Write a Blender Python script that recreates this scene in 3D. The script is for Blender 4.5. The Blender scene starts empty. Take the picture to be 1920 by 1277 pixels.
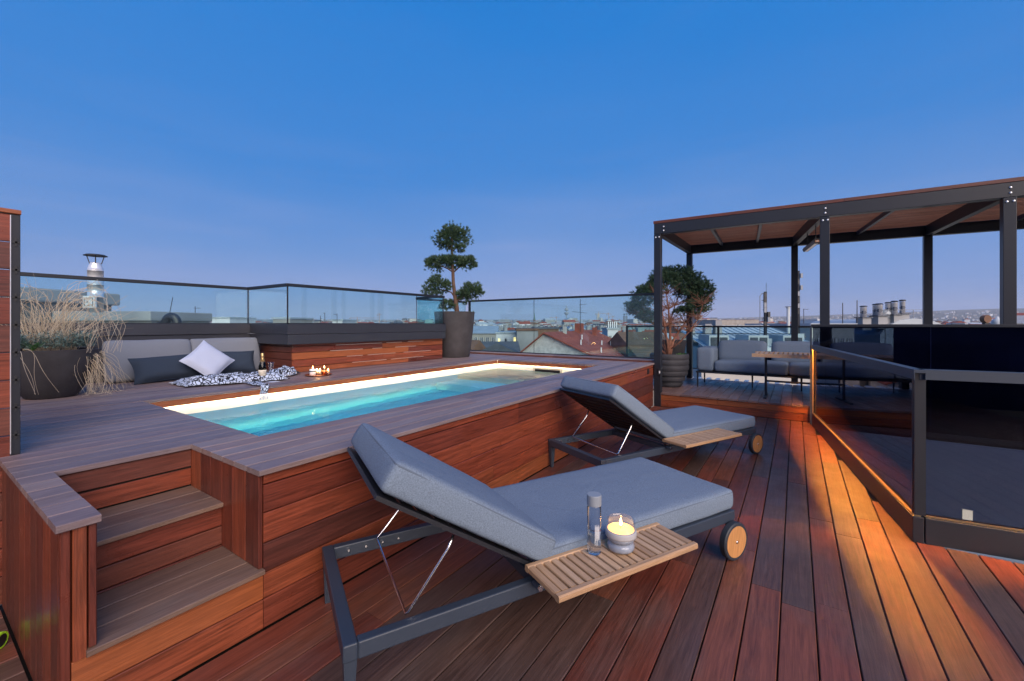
import bpy, bmesh, math, random
from mathutils import Vector, Matrix, noise
rnd = random.Random(7)
R = math.radians
sc = bpy.context.scene
COL = sc.collection

# ------------------------------------------------------------------ camera, sky, sun, exposure
F = 790.0; TH = math.atan(532 / 790.0); CT, ST = math.cos(TH), math.sin(TH); EYE = 1.5; HZ = 608.0
cam = bpy.data.cameras.new('camera'); cam_o = bpy.data.objects.new('camera', cam); COL.objects.link(cam_o)
cam_o.location = (0, 0, EYE); cam_o.rotation_euler = (math.pi / 2, 0, -(math.pi / 2 - TH))
cam.sensor_width = 36; cam.lens = 36 * F / 1920; cam.shift_y = -30.5 / 1920
cam.clip_start = 0.05; cam.clip_end = 40000
sc.camera = cam_o

SUN_DIR = Vector((0.50, 0.80, -0.46)).normalized()      # the way the light travels: soft afterglow from behind the viewer
world = bpy.data.worlds.new('World'); sc.world = world; world.use_nodes = True
nt = world.node_tree; N = nt.nodes; Lk = nt.links
bg = N['Background']
tc = N.new('ShaderNodeTexCoord'); sep = N.new('ShaderNodeSeparateXYZ'); Lk.new(tc.outputs['Generated'], sep.inputs[0])
ns = N.new('ShaderNodeTexNoise'); ns.inputs['Scale'].default_value = 1.6; ns.inputs['Detail'].default_value = 5; ns.inputs['Roughness'].default_value = .45
smp = N.new('ShaderNodeMapping'); smp.inputs['Scale'].default_value = (1, 1, 3.2); Lk.new(tc.outputs['Generated'], smp.inputs[0]); Lk.new(smp.outputs[0], ns.inputs['Vector'])      # long faint veils of haze
mad = N.new('ShaderNodeMath'); mad.operation = 'MULTIPLY_ADD'; Lk.new(ns.outputs['Fac'], mad.inputs[0])
mad.inputs[1].default_value = 0.22; Lk.new(sep.outputs['Z'], mad.inputs[2])
sub = N.new('ShaderNodeMath'); sub.operation = 'SUBTRACT'; Lk.new(mad.outputs[0], sub.inputs[0]); sub.inputs[1].default_value = 0.11
ramp = N.new('ShaderNodeValToRGB'); Lk.new(sub.outputs[0], ramp.inputs[0])
er = ramp.color_ramp
while len(er.elements) < 6: er.elements.new(0.5)
for e, (p, c) in zip(er.elements, [(0.0, (.315, .395, .710)), (0.07, (.190, .325, .690)), (0.17, (.102, .272, .660)),
                                   (0.33, (.026, .220, .650)), (0.60, (.0, .195, .645)), (1.0, (.0, .140, .520))]):
    e.position = p; e.color = (*c, 1)
sky = N.new('ShaderNodeTexSky'); sky.sky_type = 'NISHITA'; sky.sun_disc = False
sky.sun_elevation = math.asin(-SUN_DIR.z) * 0.3; sky.sun_rotation = math.atan2(-SUN_DIR.x, -SUN_DIR.y)
sc_n = N.new('ShaderNodeVectorMath'); sc_n.operation = 'SCALE'; Lk.new(sky.outputs[0], sc_n.inputs[0]); sc_n.inputs['Scale'].default_value = 0.006
addn = N.new('ShaderNodeVectorMath'); addn.operation = 'ADD'; Lk.new(ramp.outputs[0], addn.inputs[0]); Lk.new(sc_n.outputs[0], addn.inputs[1])
cn = N.new('ShaderNodeTexNoise'); cn.inputs['Scale'].default_value = 2.2; cn.inputs['Detail'].default_value = 7; cn.inputs['Roughness'].default_value = .55; cn.inputs['Distortion'].default_value = .5
cmp_ = N.new('ShaderNodeMapping'); cmp_.inputs['Scale'].default_value = (1, 1, 9); cmp_.inputs['Rotation'].default_value = (.10, .06, 0); Lk.new(tc.outputs['Generated'], cmp_.inputs[0]); Lk.new(cmp_.outputs[0], cn.inputs['Vector'])
cr = N.new('ShaderNodeMapRange'); Lk.new(cn.outputs['Fac'], cr.inputs['Value']); cr.inputs['From Min'].default_value = .46; cr.inputs['From Max'].default_value = .72; cr.inputs['To Max'].default_value = .22
cz = N.new('ShaderNodeMapRange'); Lk.new(sep.outputs['Z'], cz.inputs['Value']); cz.inputs['From Min'].default_value = .04; cz.inputs['From Max'].default_value = .42; cz.inputs['To Min'].default_value = 1; cz.inputs['To Max'].default_value = .10
cm = N.new('ShaderNodeMath'); cm.operation = 'MULTIPLY'; Lk.new(cr.outputs[0], cm.inputs[0]); Lk.new(cz.outputs[0], cm.inputs[1])
cx = N.new('ShaderNodeMix'); cx.data_type = 'RGBA'; Lk.new(cm.outputs[0], cx.inputs[0]); Lk.new(addn.outputs[0], cx.inputs[6]); cx.inputs[7].default_value = (.36, .41, .70, 1)
Lk.new(cx.outputs[2], bg.inputs[0]); bg.inputs[1].default_value = 0.86

sun = bpy.data.lights.new('sun', 'SUN'); sun_o = bpy.data.objects.new('sun', sun); COL.objects.link(sun_o)
sun.energy = 5.0; sun.angle = R(60); sun.color = (1.0, .81, .67)
sun_o.rotation_euler = SUN_DIR.to_track_quat('-Z', 'Y').to_euler()

sc.view_settings.view_transform = 'Standard'; sc.view_settings.look = 'None'
sc.view_settings.exposure = 0.22; sc.view_settings.gamma = 1.0; sc.view_settings.use_curve_mapping = False
sc.render.engine = 'CYCLES'
cy = sc.cycles
cy.use_denoising = True; cy.max_bounces = 10; cy.diffuse_bounces = 3; cy.glossy_bounces = 5; cy.transmission_bounces = 6
cy.transparent_max_bounces = 16; cy.sample_clamp_indirect = 4; cy.blur_glossy = 0.3

# ------------------------------------------------------------------ materials
M = {}
def nodes(name):
    m = bpy.data.materials.new(name); m.use_nodes = True
    t = m.node_tree; M[name] = m
    return m, t, t.nodes['Principled BSDF']
def lin(r, g, b):
    f = lambda v: ((v / 255 + .055) / 1.055) ** 2.4 if v > 10 else v / 255 / 12.92
    return (f(r), f(g), f(b))
def plain(name, col, rough=.5, metal=0., spec=.5, var=.12, scale=6., bump=0., coat=0., bscale=None):
    m, t, b = nodes(name); n = t.nodes; l = t.links
    tcn = n.new('ShaderNodeTexCoord'); nz = n.new('ShaderNodeTexNoise'); nz.inputs['Scale'].default_value = scale; nz.inputs['Detail'].default_value = 5
    l.new(tcn.outputs['Object'], nz.inputs['Vector'])
    r = n.new('ShaderNodeValToRGB'); l.new(nz.outputs['Fac'], r.inputs[0])
    r.color_ramp.elements[0].position = .3; r.color_ramp.elements[1].position = .7
    r.color_ramp.elements[0].color = (*[c * (1 - var) for c in col], 1); r.color_ramp.elements[1].color = (*[min(1, c * (1 + var)) for c in col], 1)
    l.new(r.outputs[0], b.inputs['Base Color'])
    b.inputs['Roughness'].default_value = rough; b.inputs['Metallic'].default_value = metal; b.inputs['Specular IOR Level'].default_value = spec
    b.inputs['Coat Weight'].default_value = coat
    if bump:
        n2 = n.new('ShaderNodeTexNoise'); n2.inputs['Scale'].default_value = bscale or scale * 8; n2.inputs['Detail'].default_value = 4
        l.new(tcn.outputs['Object'], n2.inputs['Vector'])
        bp = n.new('ShaderNodeBump'); bp.inputs['Strength'].default_value = bump; bp.inputs['Distance'].default_value = .01
        l.new(n2.outputs['Fac'], bp.inputs['Height']); l.new(bp.outputs[0], b.inputs['Normal'])
    return m
def wood(name, palette, rough=.42, grain=.55, wear=.0, wearcol=(.3, .28, .27), spec=.5, patch=0., patchcol=(.085, .066, .062)):
    """palette: colours picked per board by the board's own random number; grain runs along the board's local X."""
    m, t, b = nodes(name); n = t.nodes; l = t.links
    tcn = n.new('ShaderNodeTexCoord'); oi = n.new('ShaderNodeObjectInfo')
    off = n.new('ShaderNodeVectorMath'); off.operation = 'MULTIPLY'; cmb = n.new('ShaderNodeCombineXYZ')
    for i in range(3): l.new(oi.outputs['Random'], cmb.inputs[i])
    l.new(cmb.outputs[0], off.inputs[0]); off.inputs[1].default_value = (37, 91, 53)
    add = n.new('ShaderNodeVectorMath'); add.operation = 'ADD'; l.new(tcn.outputs['Object'], add.inputs[0]); l.new(off.outputs[0], add.inputs[1])
    mp = n.new('ShaderNodeMapping'); mp.inputs['Scale'].default_value = (.9, 18, 18); l.new(add.outputs[0], mp.inputs[0])
    g1 = n.new('ShaderNodeTexNoise'); g1.inputs['Scale'].default_value = 2.2; g1.inputs['Detail'].default_value = 7; g1.inputs['Distortion'].default_value = 1.4; g1.inputs['Roughness'].default_value = .65
    l.new(mp.outputs[0], g1.inputs['Vector'])
    mp2 = n.new('ShaderNodeMapping'); mp2.inputs['Scale'].default_value = (5, 160, 160); l.new(add.outputs[0], mp2.inputs[0])
    g2 = n.new('ShaderNodeTexNoise'); g2.inputs['Scale'].default_value = 2; g2.inputs['Detail'].default_value = 3; l.new(mp2.outputs[0], g2.inputs['Vector'])
    pal = n.new('ShaderNodeValToRGB'); pal.color_ramp.interpolation = 'CONSTANT'; l.new(oi.outputs['Random'], pal.inputs[0])
    k = len(palette)
    while len(pal.color_ramp.elements) < k: pal.color_ramp.elements.new(.5)
    for i, c in enumerate(palette):
        pal.color_ramp.elements[i].position = i / k; pal.color_ramp.elements[i].color = (*c, 1)
    gr = n.new('ShaderNodeMapRange'); l.new(g1.outputs['Fac'], gr.inputs['Value']); gr.inputs['From Min'].default_value = .28; gr.inputs['From Max'].default_value = .72
    gr.inputs['To Min'].default_value = 1 - grain; gr.inputs['To Max'].default_value = 1 + grain * .75
    gf = n.new('ShaderNodeMapRange'); l.new(g2.outputs['Fac'], gf.inputs['Value']); gf.inputs['From Min'].default_value = .3; gf.inputs['From Max'].default_value = .7
    gf.inputs['To Min'].default_value = .84; gf.inputs['To Max'].default_value = 1.14
    mu = n.new('ShaderNodeMath'); mu.operation = 'MULTIPLY'; l.new(gr.outputs[0], mu.inputs[0]); l.new(gf.outputs[0], mu.inputs[1])
    sc1 = n.new('ShaderNodeVectorMath'); sc1.operation = 'SCALE'; l.new(pal.outputs[0], sc1.inputs[0]); l.new(mu.outputs[0], sc1.inputs['Scale'])
    out = sc1.outputs[0]
    w = n.new('ShaderNodeTexNoise'); w.inputs['Scale'].default_value = 3.2; w.inputs['Detail'].default_value = 8; w.inputs['Roughness'].default_value = .7; l.new(add.outputs[0], w.inputs['Vector'])
    if wear:
        wr = n.new('ShaderNodeMapRange'); l.new(w.outputs['Fac'], wr.inputs['Value']); wr.inputs['From Min'].default_value = .5; wr.inputs['From Max'].default_value = .75; wr.inputs['To Max'].default_value = wear
        mx = n.new('ShaderNodeMix'); mx.data_type = 'RGBA'; l.new(wr.outputs[0], mx.inputs[0]); l.new(out, mx.inputs[6]); mx.inputs[7].default_value = (*wearcol, 1)
        out = mx.outputs[2]
    if patch:      # weathering that runs on from board to board
        ge = n.new('ShaderNodeNewGeometry'); pm = n.new('ShaderNodeMapping'); pm.inputs['Scale'].default_value = (.7, 1.5, 1); l.new(ge.outputs['Position'], pm.inputs[0])
        pn = n.new('ShaderNodeTexNoise'); pn.inputs['Scale'].default_value = 1.5; pn.inputs['Detail'].default_value = 7; pn.inputs['Roughness'].default_value = .62; l.new(pm.outputs[0], pn.inputs['Vector'])
        pr_ = n.new('ShaderNodeMapRange'); l.new(pn.outputs['Fac'], pr_.inputs['Value']); pr_.inputs['From Min'].default_value = .46; pr_.inputs['From Max'].default_value = .66; pr_.inputs['To Max'].default_value = patch
        gm = n.new('ShaderNodeVectorMath'); gm.operation = 'SCALE'; gm.inputs[0].default_value = patchcol; l.new(mu.outputs[0], gm.inputs['Scale'])
        mx2 = n.new('ShaderNodeMix'); mx2.data_type = 'RGBA'; l.new(pr_.outputs[0], mx2.inputs[0]); l.new(out, mx2.inputs[6]); l.new(gm.outputs[0], mx2.inputs[7]); out = mx2.outputs[2]
    l.new(out, b.inputs['Base Color'])
    rr = n.new('ShaderNodeMapRange'); l.new(w.outputs['Fac'], rr.inputs['Value']); rr.inputs['From Min'].default_value = .3; rr.inputs['From Max'].default_value = .7
    rr.inputs['To Min'].default_value = rough - .1; rr.inputs['To Max'].default_value = rough + .16; l.new(rr.outputs[0], b.inputs['Roughness'])
    b.inputs['Specular IOR Level'].default_value = spec
    bp = n.new('ShaderNodeBump'); bp.inputs['Strength'].default_value = .12; bp.inputs['Distance'].default_value = .003; l.new(mu.outputs[0], bp.inputs['Height']); l.new(bp.outputs[0], b.inputs['Normal'])
    return m
def emit(name, col, strength):
    m, t, b = nodes(name)
    b.inputs['Base Color'].default_value = (*col, 1); b.inputs['Emission Color'].default_value = (*col, 1); b.inputs['Emission Strength'].default_value = strength
    return m
def glass(name, tint, gloss=(1, 1, 1), ior=1.5, dirt=.0):
    m, t, b = nodes(name); n = t.nodes; l = t.links; n.remove(b)
    tr = n.new('ShaderNodeBsdfTransparent'); tr.inputs[0].default_value = (*tint, 1)
    gl = n.new('ShaderNodeBsdfGlossy'); gl.inputs[0].default_value = (*gloss, 1); gl.inputs['Roughness'].default_value = .0
    fr = n.new('ShaderNodeFresnel'); ge = n.new('ShaderNodeNewGeometry'); mr = n.new('ShaderNodeMapRange')     # both faces of the pane reflect alike
    mr.inputs['To Min'].default_value = ior; mr.inputs['To Max'].default_value = 1 / ior; l.new(ge.outputs['Backfacing'], mr.inputs['Value']); l.new(mr.outputs[0], fr.inputs[0])
    mx = n.new('ShaderNodeMixShader'); l.new(fr.outputs[0], mx.inputs[0]); l.new(tr.outputs[0], mx.inputs[1]); l.new(gl.outputs[0], mx.inputs[2])
    l.new(mx.outputs[0], n['Material Output'].inputs['Surface'])
    return m
RED = [(.175, .040, .021), (.200, .047, .023), (.128, .031, .019), (.228, .058, .026), (.158, .039, .022), (.108, .027, .018), (.190, .043, .021), (.250, .072, .029), (.145, .033, .019)]
wood('wood_red', RED, rough=.33, grain=.6)
wood('wood_red_dark', [(.095, .026, .018), (.112, .030, .019), (.084, .023, .016), (.125, .034, .020)], rough=.45, grain=.5)
wood('wood_orange', [(.245, .066, .022), (.28, .080, .026), (.215, .058, .022)], rough=.4, grain=.35)
wood('wood_top', [(.222, .162, .160), (.186, .132, .136), (.240, .178, .168), (.160, .120, .128), (.204, .146, .140), (.145, .108, .116), (.228, .152, .138)], rough=.46, grain=.30, wear=.35, wearcol=(.27, .245, .26), patch=.4, patchcol=(.190, .165, .182))
wood('wood_tread', [(.158, .098, .072), (.136, .084, .066), (.172, .108, .080)], rough=.5, grain=.4, wear=.35, wearcol=(.16, .14, .13))
wood('wood_deck', [(.145, .041, .026), (.098, .047, .037), (.168, .046, .028), (.084, .048, .039), (.152, .040, .025), (.108, .037, .027), (.188, .059, .032), (.092, .049, .040), (.130, .034, .023), (.172, .045, .027)], rough=.38, patch=.5, patchcol=(.100, .076, .068), grain=.5, wear=.12, wearcol=(.17, .10, .085))
wood('wood_pergola', [(.29, .118, .074), (.32, .135, .084), (.25, .105, .066)], rough=.5, grain=.35)
wood('teak', [(.43, .265, .145), (.47, .295, .165), (.40, .245, .135), (.50, .325, .19)], rough=.5, grain=.22)
wood('teak_face', [(.46, .215, .075), (.50, .24, .085)], rough=.4, grain=.3)
wood('wood_lounge_lit', [(.185, .115, .098), (.165, .098, .086), (.205, .125, .104), (.150, .094, .084)], rough=.4, grain=.4, wear=.3, wearcol=(.24, .19, .18))  # paler deck wood, the sunlight on it is put into the colour
plain('gap_black', (.012, .010, .009), .9, var=.2)
plain('metal_dark', (.012, .014, .020), .42, 0.0, .5, var=.08, scale=3, bump=.03, bscale=200)
plain('metal_blue', (.030, .042, .064), .42, 0.0, .5, var=.06, scale=3, bump=.04, bscale=260)
plain('parapet_sheet', (.026, .028, .038), .42, 0.0, .5, var=.10, scale=1.5)
plain('chrome', (.75, .75, .76), .18, 1.0, var=.05)
plain('steel', (.74, .75, .78), .28, .5, var=.15, scale=4)
plain('amber_lit_metal', (.30, .22, .12), .4, .7, var=.1)  # golden tone stands for the amber strip's glow on dark metal
plain('black_plastic', (.014, .015, .017), .5, var=.1)
plain('tyre', (.020, .026, .036), .55, var=.1)
plain('white_paint', (.75, .75, .74), .5, var=.05)
plain('cushion_grey', (.158, .206, .272), 0.9, var=.20, scale=170, bump=.4, bscale=330, spec=.2)
m_ = M['cushion_grey']; t_ = m_.node_tree; n_ = t_.nodes; b0 = n_['Principled BSDF']; tcq = n_.new('ShaderNodeTexCoord'); nq = n_.new('ShaderNodeTexNoise'); nq.inputs['Scale'].default_value = 5; nq.inputs['Detail'].default_value = 3; nq.inputs['Distortion'].default_value = 1.2
t_.links.new(tcq.outputs['Object'], nq.inputs['Vector']); bq = n_.new('ShaderNodeBump'); bq.inputs['Strength'].default_value = .35; bq.inputs['Distance'].default_value = .02; t_.links.new(nq.outputs['Fac'], bq.inputs['Height'])
t_.links.new(b0.inputs['Normal'].links[0].from_socket, bq.inputs['Normal']); t_.links.new(bq.outputs[0], b0.inputs['Normal'])
plain('piping_grey', (.10, .13, .175), .9, var=.1, scale=200)
plain('cushion_back', (.165, .185, .225), .9, var=.10, scale=230, bump=.3, bscale=600, spec=.2)
plain('cushion_navy', (.030, .044, .070), .9, var=.12, scale=230, bump=.3, bscale=600, spec=.2)
plain('pillow_pale', (.42, .47, .60), .85, var=.05, scale=180, bump=.2, bscale=500, spec=.2)
plain('pot_dark', (.036, .033, .037), .75, var=.22, scale=7, bump=.25, bscale=40)
plain('pot_ribbed', (.036, .036, .043), .7, var=.2, scale=9, bump=.2, bscale=50)
plain('soil', (.03, .022, .016), .95, var=.4, scale=30, bump=.6)
plain('bark', (.105, .060, .042), .85, var=.4, scale=22, bump=.6, bscale=60)
plain('bark_red', (.25, .115, .075), .85, var=.35, scale=22, bump=.5, bscale=60)
plain('straw', (.46, .36, .24), .75, var=.25, scale=5)
plain('pool_liner', (.80, .76, .64), .5, var=.03, scale=2)
plain('pool_blue', (.115, .49, .66), .5, var=.04, scale=2)
plain('pool_pale', (.30, .66, .76), .5, var=.04, scale=2)
plain('pool_stone', (.60, .53, .38), .6, var=.12, scale=5)
plain('stair_wall', (.17, .24, .33), .7, var=.05, scale=2)
plain('dark_panel', (.050, .062, .145), .25, var=.3, scale=2)
plain('navy_wall', (.040, .055, .12), .5, var=.1, scale=1)
plain('concrete', (.17, .17, .165), .85, var=.2, scale=1.5, bump=.2)
plain('foil_gold', (.70, .46, .20), .35, .85, var=.1)
plain('label_cream', (.72, .66, .54), .6, var=.04)
plain('copper', (.60, .24, .11), .3, 1.0, var=.1)
plain('wax', (.72, .66, .55), .5, var=.03)
plain('lime', (.36, .72, .03), .4, var=.05)
plain('toy_blue', (.02, .15, .38), .4, var=.05)
def leafy(name, a, bcol, rough=.6):
    m, t, b = nodes(name); n = t.nodes; l = t.links
    g = n.new('ShaderNodeNewGeometry'); r = n.new('ShaderNodeValToRGB'); l.new(g.outputs['Random Per Island'], r.inputs[0])
    r.color_ramp.elements[0].color = (*a, 1); r.color_ramp.elements[1].color = (*bcol, 1)
    l.new(r.outputs[0], b.inputs['Base Color']); b.inputs['Roughness'].default_value = rough
leafy('needles', (.022, .054, .028), (.070, .122, .058))
leafy('needles_deep', (.032, .078, .046), (.095, .165, .085))
leafy('lavender', (.08, .14, .13), (.16, .24, .22))
leafy('leaf_green', (.05, .13, .03), (.10, .22, .05))
leafy('dry_straw', (.38, .30, .20), (.66, .56, .42), .75)
emit('led_warm', (1.0, .86, .58), 46)
emit('led_amber', (1.0, .36, .042), 900)
emit('pool_fill_glow', (.90, .97, 1.0), 12)
emit('led_pool_soft', (1.0, .86, .42), 22)
emit('flame', (1.0, .52, .16), 30)
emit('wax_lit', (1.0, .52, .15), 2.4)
emit('step_light', (1.0, .82, .48), 2.6)
emit('window_lit', (1.0, .66, .25), 1.6)
glass('glass_clear', (.80, .94, .95), ior=1.52)
glass('glass_dark', (.36, .38, .46), gloss=(.62, .62, .74), ior=1.45)
glass('glass_ware', (.90, .92, .95), ior=1.6)
glass('glass_green', (.02, .06, .02), ior=1.45)
def water_mat():
    m, t, b = nodes('water'); n = t.nodes; l = t.links; n.remove(b)
    rf = n.new('ShaderNodeBsdfRefraction'); rf.inputs['Color'].default_value = (.82, .96, 1.0, 1); rf.inputs['IOR'].default_value = 1.33; rf.inputs['Roughness'].default_value = 0
    gl = n.new('ShaderNodeBsdfGlossy'); gl.inputs['Roughness'].default_value = .02
    fr = n.new('ShaderNodeFresnel'); fr.inputs[0].default_value = 1.33
    mu = n.new('ShaderNodeMath'); mu.operation = 'MULTIPLY'; l.new(fr.outputs[0], mu.inputs[0]); mu.inputs[1].default_value = .5
    mx = n.new('ShaderNodeMixShader'); l.new(mu.outputs[0], mx.inputs[0]); l.new(rf.outputs[0], mx.inputs[1]); l.new(gl.outputs[0], mx.inputs[2]); l.new(mx.outputs[0], n['Material Output'].inputs['Surface'])
    tcn = n.new('ShaderNodeTexCoord'); nz = n.new('ShaderNodeTexNoise'); nz.inputs['Scale'].default_value = 5.5; nz.inputs['Detail'].default_value = 3; nz.inputs['Distortion'].default_value = .6
    l.new(tcn.outputs['Object'], nz.inputs['Vector'])
    bp = n.new('ShaderNodeBump'); bp.inputs['Strength'].default_value = .22; bp.inputs['Distance'].default_value = .03; l.new(nz.outputs['Fac'], bp.inputs['Height'])
    for q in (rf, gl): l.new(bp.outputs[0], q.inputs['Normal'])
water_mat()
m_, t_, b_ = nodes('glass_solid'); b_.inputs['Base Color'].default_value = (.93, .96, .98, 1); b_.inputs['Roughness'].default_value = .02; b_.inputs['Transmission Weight'].default_value = 1.0; b_.inputs['IOR'].default_value = 1.4
def blanket_mat():
    m, t, b = nodes('blanket'); n = t.nodes; l = t.links
    tcn = n.new('ShaderNodeTexCoord'); v = n.new('ShaderNodeTexVoronoi'); v.feature = 'DISTANCE_TO_EDGE'; v.inputs['Scale'].default_value = 27
    l.new(tcn.outputs['UV'], v.inputs['Vector'])
    r = n.new('ShaderNodeValToRGB'); r.color_ramp.elements[0].position = .085; r.color_ramp.elements[1].position = .115
    r.color_ramp.elements[0].color = (.012, .013, .02, 1); r.color_ramp.elements[1].color = (.48, .56, .70, 1)
    l.new(v.outputs['Distance'], r.inputs[0]); l.new(r.outputs[0], b.inputs['Base Color']); b.inputs['Roughness'].default_value = .9
blanket_mat()

# ------------------------------------------------------------------ mesh helpers
def tag(o, label=None, cat=None, group=None, kind=None):
    if label: o['label'] = label
    if cat: o['category'] = cat
    if group: o['group'] = group
    if kind: o['kind'] = kind
    return o
def link(o, parent=None):
    COL.objects.link(o)
    if parent is not None: o.parent = parent
    return o
def thing(name, label, cat, loc=(0, 0, 0), rotz=0., group=None):
    o = bpy.data.objects.new(name, None); o.empty_display_size = .2; o.location = loc; o.rotation_euler = (0, 0, rotz)
    return tag(link(o), label, cat, group)
class MB:
    def __init__(s): s.v = []; s.f = []; s.m = []; s.cur = 0; s.uv = None
    def add(s, vs, fs):
        k = len(s.v); s.v += [tuple(v) for v in vs]; s.f += [tuple(i + k for i in f) for f in fs]; s.m += [s.cur] * len(fs); return s
    def box(s, x0, x1, y0, y1, z0, z1):
        return s.add([(x0, y0, z0), (x1, y0, z0), (x1, y1, z0), (x0, y1, z0), (x0, y0, z1), (x1, y0, z1), (x1, y1, z1), (x0, y1, z1)],
                     [(0, 3, 2, 1), (4, 5, 6, 7), (0, 1, 5, 4), (1, 2, 6, 5), (2, 3, 7, 6), (3, 0, 4, 7)])
    def prism(s, poly, z0, z1, axis='z'):
        n = len(poly); mk = {'z': lambda a, b, c: (a, b, c), 'y': lambda a, b, c: (a, c, b), 'x': lambda a, b, c: (c, a, b)}[axis]
        vs = [mk(a, b, z0) for a, b in poly] + [mk(a, b, z1) for a, b in poly]
        fs = [tuple(range(n))[::-1], tuple(range(n, 2 * n))] + [(i, (i + 1) % n, n + (i + 1) % n, n + i) for i in range(n)]
        return s.add(vs, fs)
    def tube(s, pts, r, n=8, caps=True):
        pts = [Vector(p) for p in pts]; rs = r if isinstance(r, (list, tuple)) else [r] * len(pts)
        vs = []; up = None
        for i, p in enumerate(pts):
            d = (pts[min(i + 1, len(pts) - 1)] - pts[max(i - 1, 0)])
            if d.length < 1e-9: d = Vector((0, 0, 1))
            d.normalize()
            if up is None: up = d.orthogonal().normalized()
            else:
                up = up - d * up.dot(d)
                up = up.normalized() if up.length > 1e-6 else d.orthogonal().normalized()
            w = d.cross(up)
            for k in range(n):
                a = 2 * math.pi * k / n; vs.append(p + (up * math.cos(a) + w * math.sin(a)) * rs[i])
        fs = []
        for i in range(len(pts) - 1):
            for k in range(n):
                fs.append((i * n + k, i * n + (k + 1) % n, (i + 1) * n + (k + 1) % n, (i + 1) * n + k))
        if caps: fs += [tuple(range(n))[::-1], tuple(range((len(pts) - 1) * n, len(pts) * n))]
        return s.add(vs, fs)
    def lathe(s, prof, n=24, c=(0, 0, 0)):
        vs = []; fs = []
        for r, z in prof:
            for k in range(n):
                a = 2 * math.pi * k / n; vs.append((c[0] + r * math.cos(a), c[1] + r * math.sin(a), c[2] + z))
        for i in range(len(prof) - 1):
            for k in range(n): fs.append((i * n + k, i * n + (k + 1) % n, (i + 1) * n + (k + 1) % n, (i + 1) * n + k))
        if prof[0][0] > 1e-5: fs.append(tuple(range(n))[::-1])
        if prof[-1][0] > 1e-5: fs.append(tuple(range((len(prof) - 1) * n, len(prof) * n)))
        return s.add(vs, fs)
    def mesh(s, name, mats, smooth=False):
        me = bpy.data.meshes.new(name); me.from_pydata(s.v, [], s.f)
        for mm in (mats if isinstance(mats, (list, tuple)) else [mats]): me.materials.append(M[mm])
        if isinstance(mats, (list, tuple)) and len(mats) > 1: me.polygons.foreach_set('material_index', s.m)
        if smooth: me.polygons.foreach_set('use_smooth', [True] * len(me.polygons))
        me.validate(); me.update(); return me
    def build(s, name, mats, parent=None, smooth=False, loc=None, rot=None):
        o = bpy.data.objects.new(name, s.mesh(name, mats, smooth))
        if loc: o.location = loc
        if rot: o.rotation_euler = rot
        if smooth == 'auto':
            pass
        return link(o, parent)
def smooth_by_angle(o, deg=35):
    me = o.data; bm = bmesh.new(); bm.from_mesh(me); bmesh.ops.recalc_face_normals(bm, faces=bm.faces)
    for e in bm.edges:
        e.smooth = not (len(e.link_faces) == 2 and e.calc_face_angle(0) > R(deg))
    for f in bm.faces: f.smooth = True
    bm.to_mesh(me); bm.free(); return o
_pc = {}
def plank_mesh(L, W, T, mat, ch):
    key = (round(L, 3), round(W, 3), round(T, 3), mat, ch)
    if key not in _pc:
        h, w, t, c = L / 2, W / 2, T / 2, min(ch, T * .3, W * .3)
        sec = [(-w + c, -t), (w - c, -t), (w, -t + c), (w, t - c), (w - c, t), (-w + c, t), (-w, t - c), (-w, -t + c)]
        b = MB(); b.prism(sec, -h, h, 'x'); _pc[key] = b.mesh('plank', mat)
    return _pc[key]
ROT = {'x': (0, 0, 0), 'y': (0, 0, math.pi / 2), 'z': (0, -math.pi / 2, 0)}
def plank(name, parent, mat, x0, x1, y0, y1, z0, z1, along='x', ch=.003):
    dx, dy, dz = x1 - x0, y1 - y0, z1 - z0
    L, W, T = {'x': (dx, dy, dz), 'y': (dy, dx, dz), 'z': (dz, dy, dx)}[along]
    o = bpy.data.objects.new(name, plank_mesh(L, W, T, mat, ch))
    o.location = ((x0 + x1) / 2, (y0 + y1) / 2, (z0 + z1) / 2); o.rotation_euler = ROT[along]
    return link(o, parent)
def boxpart(name, parent, mat, x0, x1, y0, y1, z0, z1, bev=0.):
    b = MB().box(x0 - (x0 + x1) / 2, x1 - (x0 + x1) / 2, y0 - (y0 + y1) / 2, y1 - (y0 + y1) / 2, z0 - (z0 + z1) / 2, z1 - (z0 + z1) / 2)
    o = b.build(name, mat, parent, loc=((x0 + x1) / 2, (y0 + y1) / 2, (z0 + z1) / 2))
    if bev:
        bm = bmesh.new(); bm.from_mesh(o.data); bmesh.ops.bevel(bm, geom=list(bm.edges), offset=bev, segments=2, affect='EDGES', profile=.5); bm.to_mesh(o.data); bm.free()
    return o
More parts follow.
